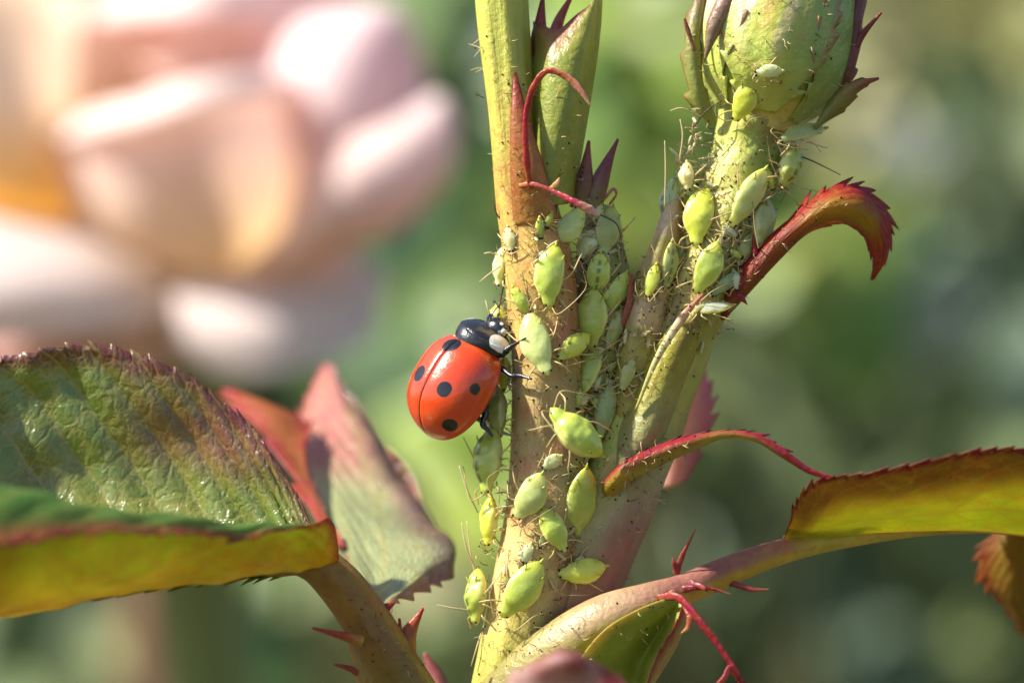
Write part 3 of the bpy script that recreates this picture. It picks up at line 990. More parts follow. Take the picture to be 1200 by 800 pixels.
# --- narrow red bract curling to the right
G = grid([[(700, 606, .22), (694, 598, .16), (694, 584, .16), (702, 574, .22)],
          [(728, 572, -.18), (722, 562, -.26), (724, 550, -.26), (732, 542, -.18)],
          [(768, 548, -.2), (764, 540, -.28), (766, 530, -.28), (772, 522, -.2)],
          [(812, 528, -.2), (810, 522, -.26), (810, 515, -.26), (814, 510, -.2)],
          [(850, 513, -.2), (850, 511, -.23), (850, 508, -.23), (852, 506, -.2)],
          [(885, 517, -.2), (886, 515, -.22), (887, 512, -.22), (888, 510, -.2)],
          [(915, 535, -.2), (917, 533, -.22), (919, 530, -.22), (920, 528, -.2)],
          [(948, 554, -.2), (949, 553, -.21), (950, 551, -.21), (951, 550, -.2)],
          [(976, 561, -.2), (976, 560, -.2), (976, 559, -.2), (977, 559, -.2)]], 160, 14)
G = teeth(G, 1, 11, 0.06, .12, .75, seed=23, reach=.5)
m = MB()
m.sheet(G, 0.018, lambda p, U, V: mixc(lin('#b0a038'), lin('#982634'), np.clip(sm(.25, .7, V) + sm(.55, .8, U) * .7 - 0.3 * sm(.35, .5, U) * sm(.6, .45, U), 0, 1)))
part(m, 'bract', M_SHEATH, solid=True, label='narrow red bract with toothed edge')

# --- leaf stalk at the lower right, its hollow sheath, and the leaf it carries
F = [(560, 860, .0, 34), (610, 800, -.1, 34), (660, 760, -.2, 34), (710, 727, -.25, 30), (760, 705, -.25, 22), (800, 691, -.2, 18), (850, 670, -.12, 17), (900, 651, -.08, 15), (945, 639, -.06, 13), (1000, 630, -.04, 10),
     (1080, 622, -.02, 6), (1160, 621, 0, 4), (1230, 630, .06, 3)]
fp, fr = axis_pts(F)


def colF(V, U, ang):
    px, py = PIX(V)
    c = ramp(px, [(560, '#9a9048'), (640, '#b0a060'), (720, '#bc9c78'), (790, '#a87060'), (840, '#a06858'), (920, '#a87048'), (960, '#c8b048'), (1240, '#c8b84c')])
    low = ramp(px, [(560, '#b0a850'), (680, '#b8ac50'), (780, '#ccb04c'), (860, '#d8b048'), (940, '#d4b84c'), (1240, '#d0c04c')])
    cy = np.interp(px, [f[0] for f in F], [f[1] for f in F])
    return mixc(c, low, sm(-4, 8, py - cy - 2))


m = MB()
m.tube(fp, fr, 36, 170, colF, rfun=lambda U, a: 1 + .03 * np.cos(4 * a))
part(m, 'leaf_stalk', M_SHEATH, solid=True)
G = grid([[(660, 818, -.34), (694, 832, -.28), (731, 836, -.18), (752, 822, -.28)],
          [(676, 778, -.42), (712, 788, -.34), (744, 787, -.24), (768, 775, -.34)],
          [(708, 738, -.46), (738, 748, -.38), (766, 747, -.28), (788, 740, -.38)],
          [(747, 714, -.44), (767, 720, -.38), (786, 719, -.32), (800, 714, -.38)],
          [(782, 700, -.36), (790, 702, -.34), (796, 703, -.34), (802, 704, -.34)]], 60, 30)
m = MB()
m.sheet(G, 0.02, lambda p, U, V: mixc(lin('#8f9a30'), lin('#c8a850'), 0.8 * sm(.15, .0, V) + 0.5 * sm(.85, 1, V)))
part(m, 'stipule', M_SHEATH, solid=True, label='hollow green stipule wing at the leaf base')
G = grid([[(752, 822, -.28), (735, 850, -.1), (700, 870, .05)],
          [(768, 775, -.34), (765, 800, -.15), (745, 820, .0)],
          [(788, 740, -.38), (792, 755, -.2), (780, 770, -.05)],
          [(800, 714, -.38), (806, 718, -.28), (802, 728, -.15)]], 60, 14)
G = teeth(G, 0, 6, .05, seed=30, reach=.4)
m = MB()
m.sheet(G, 0.018, lambda p, U, V: mixc(lin('#c09a50'), lin('#a04038'), sm(.25, .0, V)))
part(m, 'stipule', M_SHEATH)
filament([(770, 700, -.34), (795, 700, -.42), (820, 728, -.48), (845, 760, -.5), (870, 800, -.52), (890, 840, -.52)], [5, 7, 7, 6, 6, 5], ['#b05a50', '#a83444', '#9c3040', '#982c3c', '#9c2838', '#902838'], 'stipule_lobe')
filament([(866, 795, -.52), (856, 782, -.55), (848, 795, -.56), (835, 806, -.56)], [4, 6, 7, 2], ['#a83040', '#b84850', '#c06868', '#b04048'], 'stipule_lobe')
filament([(800, 705, -.42), (808, 722, -.46), (806, 735, -.46), (798, 742, -.46)], [4, 5, 4, 1], ['#b04048', '#b8504c', '#c88858', '#d0a860'], 'stipule_lobe')
for q in ([(800, 690, -.3), (825, 688, -.34), (858, 696, -.36)], [(808, 682, -.3), (824, 688, -.36), (830, 694, -.36)], [(850, 680, -.14), (880, 690, -.2), (902, 690, -.22)],
          [(792, 672, -.2), (800, 650, -.22), (816, 618, -.24)], [(794, 668, -.2), (790, 660, -.22), (788, 652, -.22)]):
    filament(q, [6, 4, .6], ['#a04048', '#a04040', '#b06040'], 'stipule_tooth')

# leaf: upper margin arched, underside towards us, midrib along the bottom
G = grid([[(918, 632, -0.04), (922, 628, -0.06), (930, 628, -0.06), (938, 628, -0.02), (940, 626, 0.1)],
          [(925, 612, -0.22), (935, 620, -0.16), (945, 627, -0.1), (955, 630, -0.02), (955, 615, 0.3)],
          [(938, 582, -0.45), (955, 600, -0.34), (968, 616, -0.18), (985, 627, -0.02), (985, 600, 0.5)],
          [(965, 562, -0.62), (985, 585, -0.46), (1005, 608, -0.24), (1025, 622, 0.0), (1030, 590, 0.7)],
          [(1020, 555, -0.7), (1035, 580, -0.52), (1052, 604, -0.26), (1068, 620, 0.0), (1075, 585, 0.8)],
          [(1090, 540, -0.76), (1100, 570, -0.56), (1110, 598, -0.28), (1120, 619, 0.02), (1125, 580, 0.9)],
          [(1150, 528, -0.8), (1158, 562, -0.58), (1166, 595, -0.28), (1175, 622, 0.04), (1180, 580, 0.9)],
          [(1210, 530, -0.8), (1216, 565, -0.58), (1222, 600, -0.26), (1230, 630, 0.08), (1235, 590, 0.9)],
          [(1280, 560, -0.5), (1285, 590, -0.35), (1288, 615, -0.15), (1290, 645, 0.15), (1295, 610, 0.8)],
          [(1345, 640, 0.3), (1345, 645, 0.28), (1345, 650, 0.28), (1345, 655, 0.3), (1346, 650, 0.4)]], 220, 40)
G = teeth(G, 0, 22, 0.034, .12, 1, seed=31, reach=.08, lean=1.8)
G = teeth(G, 1, 22, 0.034, .12, 1, seed=32, reach=.08, lean=1.8)


def colR(p, U, V):
    c = mixc(lin('#d0c03c'), lin('#c8c83c'), sm(.2, .5, V))
    c = mixc(c, lin('#85561c'), 0.85 * sm(.40, .14, V + 0.10 * wob(p, 3)) * sm(.02, .2, U))
    c = mixc(c, lin('#7c1c28'), sm(.05, .015, V))
    return mixc(c, lin('#c8a848'), sm(.66, .74, V) * sm(.86, .76, V))


m = MB()
m.sheet(G, 0.02, colR)
part(m, 'leaf', M_UNDER, solid=True, label='yellow-green leaf seen from below at the right edge')
G = grid([[(1168, 622, 1.0), (1195, 620, .95), (1225, 618, 1.0)], [(1150, 650, 1.05), (1190, 650, .95), (1230, 650, 1.0)],
          [(1156, 685, 1.1), (1192, 690, 1.0), (1235, 690, 1.1)], [(1178, 712, 1.15), (1200, 725, 1.1), (1230, 725, 1.15)], [(1200, 745, 1.2), (1208, 750, 1.2), (1216, 745, 1.2)]], 70, 20)
G = teeth(G, 0, 7, .07, seed=33)
m = MB()
m.sheet(G, 0.02, lambda p, U, V: mixc(lin('#a88030'), lin('#9c3024'), sm(.3, .0, V) * .8 + .3 * sm(.5, 1, U)))
part(m, 'leaf', M_UNDER, label='orange-red leaf tip hanging at the right edge')

# pink leaf behind the fork, and soft pink leaf tip close to the lens
G = grid([[(760, 570, 1.2), (785, 570, 1.1), (806, 560, 1.2)], [(762, 500, 1.3), (795, 500, 1.15), (830, 495, 1.3)], [(775, 450, 1.4), (805, 445, 1.3), (832, 458, 1.4)], [(800, 420, 1.5), (808, 418, 1.5), (822, 430, 1.5)]], 50, 18)
G = teeth(G, 1, 5, .06, seed=34)
m = MB()
m.sheet(G, 0.02, lambda p, U, V: mixc(lin('#e8b0a4'), lin('#d07c88'), sm(.6, 1, V)))
part(m, 'leaf', M_UNDER, label='soft pink young leaf behind the fork')
G = grid([[(575, 870, -1.6), (640, 880, -1.7), (700, 880, -1.7), (760, 870, -1.5)], [(590, 815, -1.7), (640, 805, -1.9), (690, 805, -1.9), (740, 815, -1.6)],
          [(612, 785, -1.8), (645, 775, -2.0), (680, 775, -2.0), (718, 790, -1.7)], [(645, 768, -1.8), (655, 762, -1.9), (670, 764, -1.9), (690, 772, -1.8)]], 60, 26)
G = teeth(G, 0, 5, .08, seed=35)
G = teeth(G, 1, 5, .08, seed=36)
m = MB()
m.sheet(G, 0.02, lambda p, U, V: mixc(lin('#d8b0ae'), lin('#b05c66'), sm(-.2, .7, wob(p, 7))))
part(m, 'leaf', M_UNDER, label='blurred pink leaf tip at the bottom edge, close to the lens')

# --- compound leaf at the left
LP = [(700, 1150, .2, 30), (560, 940, -.1, 33), (492, 830, -.25, 32), (455, 770, -.3, 30), (425, 720, -.3, 28), (396, 682, -.3, 26), (365, 658, -.32, 22), (320, 655, -.38, 15), (240, 668, -.5, 10)]
lp, lr = axis_pts(LP)


def colL(V, U, ang):
    px, py = PIX(V)
    c = ramp(py, [(640, '#9a7a34'), (700, '#a87c34'), (760, '#94702e'), (830, '#8c7a38')])
    return mixc(c, lin('#8c4028'), 0.6 * sm(.1, .9, wob(V, 5, 2)))


m = MB()
m.tube(lp, lr, 32, 110, colL, rfun=lambda U, a: 1 + .04 * np.cos(3 * a + 1))
lstalk = part(m, 'leaf_stalk', M_SHEATH, solid=True)
# big leaflet folded along its midrib: far half stands up, near half rolls over towards the camera
G = grid([[(364, 614, .0), (376, 640, -.06), (384, 654, -.1), (392, 672, -.22), (396, 655, -.38), (392, 624, -.5), (384, 606, -.52)],
          [(345, 575, .05), (356, 620, .02), (360, 650, -.05), (352, 668, -.25), (352, 655, -.6), (352, 622, -.85), (352, 620, -.95)],
          [(308, 516, .12), (318, 580, .12), (318, 640, .05), (300, 672, -.3), (296, 662, -.8), (290, 620, -1.15), (288, 630, -1.3)],
          [(258, 470, .18), (262, 550, .2), (255, 630, .1), (220, 680, -.4), (212, 672, -1.1), (200, 605, -1.5), (198, 622, -1.7)],
          [(195, 428, .2), (190, 520, .25), (170, 615, .15), (130, 692, -.5), (118, 682, -1.35), (105, 592, -1.75), (100, 622, -2.0)],
          [(120, 407, .22), (105, 500, .27), (80, 605, .15), (40, 706, -.6), (25, 696, -1.5), (10, 574, -1.95), (0, 638, -2.25)],
          [(45, 412, .22), (20, 500, .25), (-20, 605, .1), (-60, 722, -.7), (-75, 712, -1.6), (-90, 575, -2.05), (-100, 655, -2.4)],
          [(-40, 450, .15), (-80, 530, .15), (-120, 620, .0), (-160, 720, -.8), (-170, 710, -1.5), (-180, 600, -1.9), (-190, 665, -2.2)],
          [(-240, 640, -.6), (-245, 650, -.7), (-250, 660, -.8), (-255, 670, -.9), (-258, 665, -1.0), (-260, 655, -1.1), (-262, 660, -1.2)]], 260, 84)
U, V = np.meshgrid(np.linspace(0, 1, 260), np.linspace(0, 1, 84), indexing='ij')
Nn = nrm(np.cross(np.gradient(G, axis=0), np.gradient(G, axis=1)))
av = np.abs(2 * V - 1)
quilt = np.abs(np.sin(math.pi * (U * 11 - av ** 1.25 * 4.2)))
G = G + Nn * ((quilt - .5) * np.where(V > .5, .010, .026) * sm(0, .2, av) * sm(1, .85, av) * sm(0, .1, U) + 0.025 * wob(G, 5) * sm(0, .15, U))[..., None]
G = teeth(G, 0, 24, 0.030, .02, 1, seed=41, reach=.045, lean=1.9)
G = teeth(G, 1, 26, 0.042, .05, 1, seed=42, reach=.06, lean=1.8)


def colT(p, U, V):
    c = mixc(lin('#76883a'), lin('#9c963e'), sm(-.3, .7, wob(p, 2.2, 2)))
    c = mixc(c, lin('#8c5a48'), 0.9 * sm(-.5, .5, wob(p, 3.0, 5)) * sm(.55, .05, V))
    c = mixc(c, lin('#6e2230'), 0.9 * sm(.055, .015, V + .012 * wob(p, 6)) + 0 * V)
    c = mixc(c, lin('#6f9a4c'), sm(.6, .8, V))
    c = mixc(c, lin('#9c3434'), .8 * sm(.05, .0, U))
    return mixc(c, lin('#a83838'), 0.85 * sm(.93, .99, V))


def colTu(p, U, V):
    c = mixc(lin('#d0a02c'), lin('#dcc040'), sm(-.3, .6, wob(p, 2.5)))
    c = mixc(c, lin('#b04a28'), 0.7 * sm(.86, .97, V) + .45 * sm(.0, .8, wob(p, 4, 7)))
    c = mixc(c, lin('#a03830'), .85 * sm(.045, .0, U) * sm(.55, .7, V))
    return mixc(c, lin('#6e2230'), sm(.06, .0, V))


# find which side of the sheet looks up/in
m = MB()
flip = Nn[120, 15] @ (np.array([0, -18.0, 0]) - G[120, 15]) < 0
for a, b, mi in ((0, 45, 0), (44, 84, 1)):
    m.sheet(G[:, a:b], 0.02, colTu if flip else colT, mat=mi, under=colT if flip else colTu, vr=(a / 83, (b - 1) / 83))
part(m, 'leaflet', [M_LEAF, M_UNDER], solid=True, label='large glossy green leaflet with red toothed edge, folded along its midrib')
# lower rim of the leaflet that hangs under the midrib
G = grid([[(352, 662, -.2), (345, 672, -.25)], [(290, 662, -.3), (285, 676, -.4)], [(200, 680, -.4), (195, 688, -.55)], [(110, 695, -.5), (100, 702, -.7)], [(0, 708, -.6), (-10, 716, -.8)], [(-100, 726, -.7), (-110, 730, -.9)]], 160, 8)
G = teeth(G, 1, 16, .07, seed=43, reach=.9)
m = MB()
m.sheet(G, 0.02, lambda p, U, V: mixc(lin('#a0a83c'), lin('#a83c34'), sm(.3, .7, U) * sm(.3, .9, V)))
part(m, 'leaflet_rim', M_UNDER)
# reddish leaflet half hidden behind it
G = grid([[(405, 640, .9), (395, 640, .95), (385, 635, 1.0)], [(365, 590, 1.3), (372, 585, 1.35), (352, 560, 1.5)], [(320, 520, 1.7), (345, 530, 1.7), (360, 512, 1.85)], [(285, 480, 2.0), (318, 480, 2.0), (352, 490, 2.15)], [(262, 455, 2.2), (280, 460, 2.25), (300, 470, 2.3)]], 80, 22)
G = teeth(G, 0, 8, .08, seed=44)
G = teeth(G, 1, 7, .08, seed=45)
m = MB()
m.sheet(G, 0.02, lambda p, U, V: mixc(lin('#c87048'), lin('#c84848'), np.clip(sm(.4, 0, V) + sm(.6, 1, V), 0, 1)))
part(m, 'leaflet', M_UNDER, label='reddish leaflet half hidden behind the big one')
# soft grey-green leaflet with pink tip
G = grid([[(434, 708, .14), (437, 711, .06), (440, 714, .02), (444, 714, .0), (448, 713, -.02), (450, 716, -.04)],
          [(412, 668, .72), (424, 672, .56), (440, 680, .5), (458, 680, .36), (470, 690, .2), (468, 700, .12)],
          [(385, 615, 1.3), (405, 620, 1.1), (430, 630, 1.0), (470, 640, .85), (505, 655, .6), (505, 684, .42)],
          [(366, 565, 1.85), (390, 570, 1.65), (420, 580, 1.55), (470, 600, 1.4), (525, 638, 1.0), (532, 664, .8)],
          [(354, 520, 2.3), (378, 525, 2.1), (405, 530, 2.0), (445, 545, 1.9), (498, 595, 1.7), (505, 612, 1.6)],
          [(358, 480, 2.55), (376, 480, 2.4), (396, 480, 2.3), (425, 500, 2.2), (468, 545, 2.05), (472, 552, 2.0)],
          [(370, 446, 2.7), (381, 446, 2.6), (393, 450, 2.5), (410, 470, 2.45), (435, 500, 2.3), (438, 505, 2.3)],
          [(384, 428, 2.75), (387, 428, 2.7), (390, 432, 2.65), (395, 440, 2.6), (402, 452, 2.5), (404, 455, 2.5)]], 200, 56)
U, V = np.meshgrid(np.linspace(0, 1, 200), np.linspace(0, 1, 56), indexing='ij')
Nn = nrm(np.cross(np.gradient(G, axis=0), np.gradient(G, axis=1)))
G = G + Nn * (0.03 * wob(G, 4, 3) * sm(0, .2, U))[..., None]
G = teeth(G, 0, 13, .08, .1, 1, seed=46, reach=.1)
G = teeth(G, 1, 13, .08, .05, 1, seed=47, reach=.1)


def colG(p, U, V):
    c = mixc(lin('#a8b07a'), lin('#a09a58'), sm(-.2, .8, wob(p, 2.5, 2)))
    c = mixc(c, lin('#84545c'), 0.9 * sm(.5, .7, V) * sm(.25, .45, U))
    c = mixc(c, lin('#cc7470'), 0.95 * sm(.36, .62, U + .06 * wob(p, 4)) * sm(.85, .35, V))
    return mixc(c, lin('#a03038'), 0.85 * (sm(.90, .98, V) + sm(.09, .0, V)))


m = MB()
m.sheet(G, 0.02, lambda p, U, V: colG(p, U, V), under=lambda p, U, V: mixc(colG(p, U, V), lin('#b06c28'), .6 * sm(.8, .9, V)))
part(m, 'leaflet', M_LEAF, label='soft grey-green leaflet with pink tip and curled red edge')
# stipule teeth on the stalk
strip([(425, 752, -.5), (400, 744, -.55), (366, 736, -.55)], [14, 9, 1], [(0, '#b08a3c'), (.5, '#b04028'), (1, '#a84830')], 'stipule', seed=50)
strip([(500, 850, -.3), (478, 790, -.28), (476, 750, -.25), (496, 712, -.22)], [34, 32, 24, 1], [(0, '#a88a3c'), (.6, '#b07a3c'), (1, '#b02c24')], 'stipule', seed=51)
strip([(478, 760, -.26), (470, 745, -.26), (468, 724, -.26)], [9, 6, 1], [(0, '#a86a38'), (1, '#a02c24')], 'stipule', seed=52)
strip([(445, 735, -.3), (450, 715, -.3), (462, 706, -.28)], [20, 16, 1], [(0, '#94442c'), (1, '#a02828')], 'stipule', seed=53)
strip([(432, 820, .1), (424, 780, .1), (412, 745, .12)], [26, 24, 8], [(0, '#b09a50'), (.6, '#b8a060'), (1, '#b05040')], 'stipule', seed=54)
strip([(420, 788, .1), (408, 782, .1), (392, 778, .1)], [9, 6, 1], [(0, '#a84838'), (1, '#b05848')], 'stipule', seed=55)
strip([(525, 870, .6), (512, 800, .7), (498, 765, .75)], [24, 26, 4], [(0, '#b07a68'), (1, '#a05058')], 'stipule', seed=56)

# ------------------------------------------------------------------ rays onto the plant
_off, _vs, _fs = 0, [], []
for v, f in PLANT:
    _vs.append(v)
    _fs += [tuple(i + _off for i in q) for q in f]
    _off += len(v)
BVH = BVHTree.FromPolygons([Vector(x) for x in np.concatenate(_vs)], _fs)


def hit(px, py):
    d = (Vector(P(px, py, 0)) - CAM).normalized()
    loc, n, _, _ = BVH.ray_cast(CAM, d, 30)
    if loc is None:
        return None, None
    if n.dot(d) > 0:
        n = -n
    return np.array(loc), np.array(n)


# ------------------------------------------------------------------ ladybird
def shell_mat(name, base_fun, rough=0.16, coat=0.6):
    mat = bpy.data.materials.new(name)
    T = NT(mat)
    tc = T.n('ShaderNodeTexCoord')
    col = base_fun(T, tc.outputs['Object'])
    pr = T.n('ShaderNodeBsdfPrincipled')
    T.set(pr.inputs['Base Color'], col)
    nz = T.noise(9.0, 3.0, tc.outputs['Object'])
    T.set(pr.inputs['Roughness'], T.m('MULTIPLY_ADD', nz, 0.14, rough))
    pr.inputs['Coat Weight'].default_value = coat
    pr.inputs['Coat Roughness'].default_value = 0.09
    b = T.bump(T.m('ADD', T.noise(130, 2.0, tc.outputs['Object']), T.m('MULTIPLY', T.noise(14, 2.0, tc.outputs['Object']), 2.2)), 0.35, 0.004)
    T.set(pr.inputs['Normal'], b)
    T.t.links.new(pr.outputs[0], T.out.inputs[0])
    return mat


LF = nrm(np.array([0.50, 0.10, 0.86]))
LU = np.array([-0.60, -0.72, 0.30])
LU = nrm(LU - LF * (LU @ LF))
LR = np.cross(LF, LU)
LC = P(534.5, 455, -0.02)
LM = Matrix(((LR[0], LF[0], LU[0], LC[0]), (LR[1], LF[1], LU[1], LC[1]), (LR[2], LF[2], LU[2], LC[2]), (0, 0, 0, 1)))
LMi = LM.inverted()
lady = empty('ladybird', (0, 0, 0), 'glossy red ladybird with black spots clinging to the left of the stem', 'ladybird')
lady.matrix_world = LM


def loc_of(px, py, y):
    return np.array(LMi @ Vector(P(px, py, y)))


TW = math.radians(-11)


def turn(p):
    p = np.asarray(p, float) - [0, .2, 0]
    return np.stack([p[..., 0] * math.cos(TW) - p[..., 1] * math.sin(TW), p[..., 0] * math.sin(TW) + p[..., 1] * math.cos(TW) + .2, p[..., 2]], -1)


EA, EB, EH = 0.270, 0.230, 0.212           # half length, half width, height of the wing cases


def dome(s, t):
    """s along the body -1..1 (tail..front), t 0 suture .. 1 rim"""
    k = (1 - np.abs(s) ** 2.35) ** 0.5
    k = np.where(s > 0, (1 - np.abs(s) ** 2.9) ** 0.5, k)
    a = t * math.pi / 2
    x = EB * k * np.sin(a)
    z = EH * k * np.cos(a) ** 0.92 - 0.02 * np.clip(-s, 0, 1) ** 3
    return x, EA * s, z


# spots are laid out on the shell itself: solve the shell point under a place seen in the picture
_s, _t = np.meshgrid(np.linspace(-.999, .999, 200), np.linspace(-1, 1, 161), indexing='ij')
_x, _y, _z = dome(_s, np.abs(_t))
_D = np.stack([_x * np.sign(_t), _y, _z], -1).reshape(-1, 3)
_W = _D @ np.array([LR, LF, LU]) + LC
_px, _py = PIX(_W)
_depth = _W[:, 1]


def on_shell(px, py):
    d = np.hypot(_px - px, _py - py)
    near = np.where(d < 4)[0]
    if len(near) == 0:
        return _D[np.argmin(d)]
    return _D[near[np.argmin(_depth[near])]]


SPOTS = [(on_shell(518, 455), 0.041), (on_shell(560, 455.5), 0.030), (on_shell(527, 501), 0.041), (on_shell(490, 435), 0.044)]
SPOTS.append((on_shell(537, 405) * np.array([0, 1, 1]) + np.array([0, 0, 0.004]), 0.050))
# the other wing case carries the mirror image of what is out of sight
SPOTS += [(p * np.array([-1, 1, 1]), r) for p, r in SPOTS[1:3]]


def red_shell(T, obj):
    n = T.noise(5.0, 3.0, obj)
    sep = T.n('ShaderNodeSeparateXYZ')
    T.t.links.new(obj, sep.inputs[0])
    col = T.mix(n, (0.52, 0.030, 0.003), (0.70, 0.070, 0.006))
    wob_ = T.m('MULTIPLY', T.m('SUBTRACT', T.noise(22.0, 2.0, obj), 0.5), 0.012)
    # cream marks either side of the scutellum
    for sx in (-1, 1):
        d = T.n('ShaderNodeVectorMath', operation='DISTANCE')
        T.t.links.new(obj, d.inputs[0])
        d.inputs[1].default_value = (sx * 0.052, EA * 0.84, 0.118)
        col = T.mix(T.step(0.034, 0.027, T.m('ADD', d.outputs['Value'], wob_)), col, (0.78, 0.62, 0.42))
    for p, r in SPOTS:
        d = T.n('ShaderNodeVectorMath', operation='DISTANCE')
        T.t.links.new(obj, d.inputs[0])
        d.inputs[1].default_value = tuple(p)
        col = T.mix(T.step(r + 0.003, r - 0.003, T.m('ADD', d.outputs['Value'], wob_)), col, (0.006, 0.006, 0.007))
    # the thin dark seam
    sx = T.m('ABSOLUTE', sep.outputs[0])
    return T.mix(T.m('MULTIPLY', T.step(0.0042, 0.0022, sx), 0.85), col, (0.05, 0.008, 0.004))


M_RED = shell_mat('ladybird_wing_case', red_shell)


def black_shell(T, obj):
    col = T.mix(T.noise(12.0, 3.0, obj), (0.007, 0.007, 0.009), (0.014, 0.014, 0.018))
    for sx in (-1, 1):
        d = T.n('ShaderNodeVectorMath', operation='MULTIPLY_ADD')
        T.t.links.new(obj, d.inputs[0])
        d.inputs[1].default_value = (1.25, 1.0, 0.8)
        d.inputs[2].default_value = (0, 0, 0)
        e = T.n('ShaderNodeVectorMath', operation='DISTANCE')
        T.t.links.new(d.outputs[0], e.inputs[0])
        e.inputs[1].default_value = (sx * 0.126 * 1.25, 0.326, 0.045 * 0.8)
        w = T.m('MULTIPLY', T.m('SUBTRACT', T.noise(18.0, 2.0, obj), 0.5), 0.02)
        col = T.mix(T.step(0.058, 0.052, T.m('ADD', e.outputs['Value'], w)), col, (0.80, 0.77, 0.70))
        h = T.n('ShaderNodeVectorMath', operation='DISTANCE')
        T.t.links.new(obj, h.inputs[0])
        h.inputs[1].default_value = tuple(turn((sx * 0.042, 0.408, 0.036)))
        col = T.mix(T.step(0.013, 0.009, h.outputs['Value']), col, (0.6, 0.56, 0.46))
    return col


M_BLACK = shell_mat('ladybird_black', black_shell, 0.2, 0.5)

for sgn in (1, -1):
    s = np.sin(np.linspace(-math.pi / 2, math.pi / 2, 70)) * .9995
    t = np.linspace(0, 1, 40)
    Sg, Tg = np.meshgrid(s, t, indexing='ij')
    x, y, z = dome(Sg, Tg)
    z = z - 0.010 * np.exp(-(x / 0.006) ** 2)
    rim = sm(.93, 1, Tg)
    x = x + 0.008 * rim
    G = np.stack([sgn * (x + 0.0004), y, z], -1)
    if sgn < 0:
        G = G[:, ::-1]
    m = MB()
    nu, nv = G.shape[:2]
    i, j = np.meshgrid(np.arange(nu - 1), np.arange(nv - 1), indexing='ij')
    a = (i * nv + j).ravel()
    m.add(G, [tuple(q) for q in np.stack([a, a + 1, a + nv + 1, a + nv], -1)[:, ::-1]], (0.6, 0.05, 0.01))
    o = m.build('wing_case', M_RED, lady)
    so_ = o.modifiers.new('thickness', 'SOLIDIFY')
    so_.thickness = 0.008
    so_.offset = -1

# pronotum: a domed black shield with cream corners
m = MB()
n1, n2 = 30, 44
th = np.linspace(0.02, math.pi / 2 * 1.04, n1)
ph = np.linspace(0, 2 * math.pi, n2)
TH, PH = np.meshgrid(th, ph, indexing='ij')
rx = 0.156 * (1 + 0.04 * np.cos(2 * PH))
pxx = rx * np.sin(TH) * np.cos(PH)
pyy = 0.276 + 0.122 * np.sin(TH) * np.sin(PH) - 0.040 * (pxx / 0.16) ** 2 * np.sign(np.sin(PH)).clip(-1, 0)
pyy = np.where(np.sin(PH) > 0, pyy - 0.03 * (1 - (pxx / 0.165) ** 2) * np.sin(TH) * np.sin(PH), pyy)
pzz = 0.150 * np.cos(TH) + 0.005 - 0.32 * (pyy - 0.282)
m.sheet(np.stack([pxx, pyy, pzz], -1), 0.008, (0.01, 0.01, 0.01))
po = m.build('pronotum', M_BLACK, lady)
po.rotation_euler = (0, 0, TW)
po.location = tuple(turn((0, 0, 0)))

# body: underside, head and legs in one continuous figure
m = MB()
m.ball((0, -0.01, 0.0), (0.205, 0.25, 0.055), (0.01, 0.01, 0.01), 24, 12)
m.ball(turn((0, 0.27, 0.01)), (0.14, 0.10, 0.06), (0.01, 0.01, 0.01), 20, 10)
m.ball(turn((0, 0.368, 0.000)), (0.076, 0.060, 0.054), (0.01, 0.01, 0.01), 24, 14)


def leg(root, pts, r):
    q = [np.array(root)] + [loc_of(*p) for p in pts]
    m.tube(q, r, 8, 6 * len(q), (0.01, 0.01, 0.01))


leg((0.11, 0.25, -0.01), [(592, 411, -.12), (600, 405, -.14), (606, 402, -.17), (616, 396, -.24)], [0.018, 0.017, 0.012, 0.008, 0.005])
leg((0.12, 0.10, -0.02), [(585, 432, -.1), (599, 440, -.16), (609, 440, -.2), (623, 444, -.26)], [0.02, 0.02, 0.013, 0.012, 0.005])
leg((0.12, -0.08, -0.02), [(568, 482, -.1), (565, 497, -.12), (571, 503, -.13), (577, 511, -.14)], [0.02, 0.02, 0.013, 0.012, 0.005])
leg((-0.11, 0.24, -0.02), [(600, 372, .12), (606, 366, .1), (612, 372, .1)], [0.018, 0.014, 0.01, 0.005])
leg((-0.12, 0.08, -0.03), [(580, 440, .2), (598, 450, .18), (606, 455, .12)], [0.02, 0.016, 0.011, 0.005])
leg((-0.12, -0.08, -0.03), [(560, 490, .2), (586, 505, .2), (600, 510, .12)], [0.02, 0.016, 0.011, 0.005])
m.build('body', M_BLACK, lady)
for sx in (-1, 1):
    m = MB()
    m.ball(turn((sx * 0.068, 0.390, 0.012)), (0.018, 0.024, 0.022), (0.01, 0.01, 0.01), 12, 8)
    m.build('eye', M_BLACK, lady)
    m = MB()
    c = turn((sx * 0.048, 0.430, -0.006))
    m.tube([c, c + [sx * 0.03, 0.03, 0.0], c + [sx * 0.07, 0.05, -0.01], c + [sx * 0.10, 0.055, -0.02]], [0.005, 0.004, 0.004, 0.008], 6, 16, (0.02, 0.012, 0.008))
    m.build('antenna', M_BLACK, lady)

# ------------------------------------------------------------------ aphids
TONES = {'mint': ('#c2cc80', '#cacc5c'), 'lime': ('#b9c858', '#c8ca3c'), 'green': ('#b0be56', '#c2c444'), 'pale': ('#d4dca4', '#d8d88c'),
         'yellow': ('#c8ce4c', '#d0ca34'), 'olive': ('#a4ac68', '#b0ae54'), 'teal': ('#9eb47e', '#aeba66'), 'straw': ('#dacf96', '#d8cc78'), 'grey': ('#aeb29a', '#d0ce54')}
STRAW, DARK = lin('#d8c184'), lin('#3a2818')


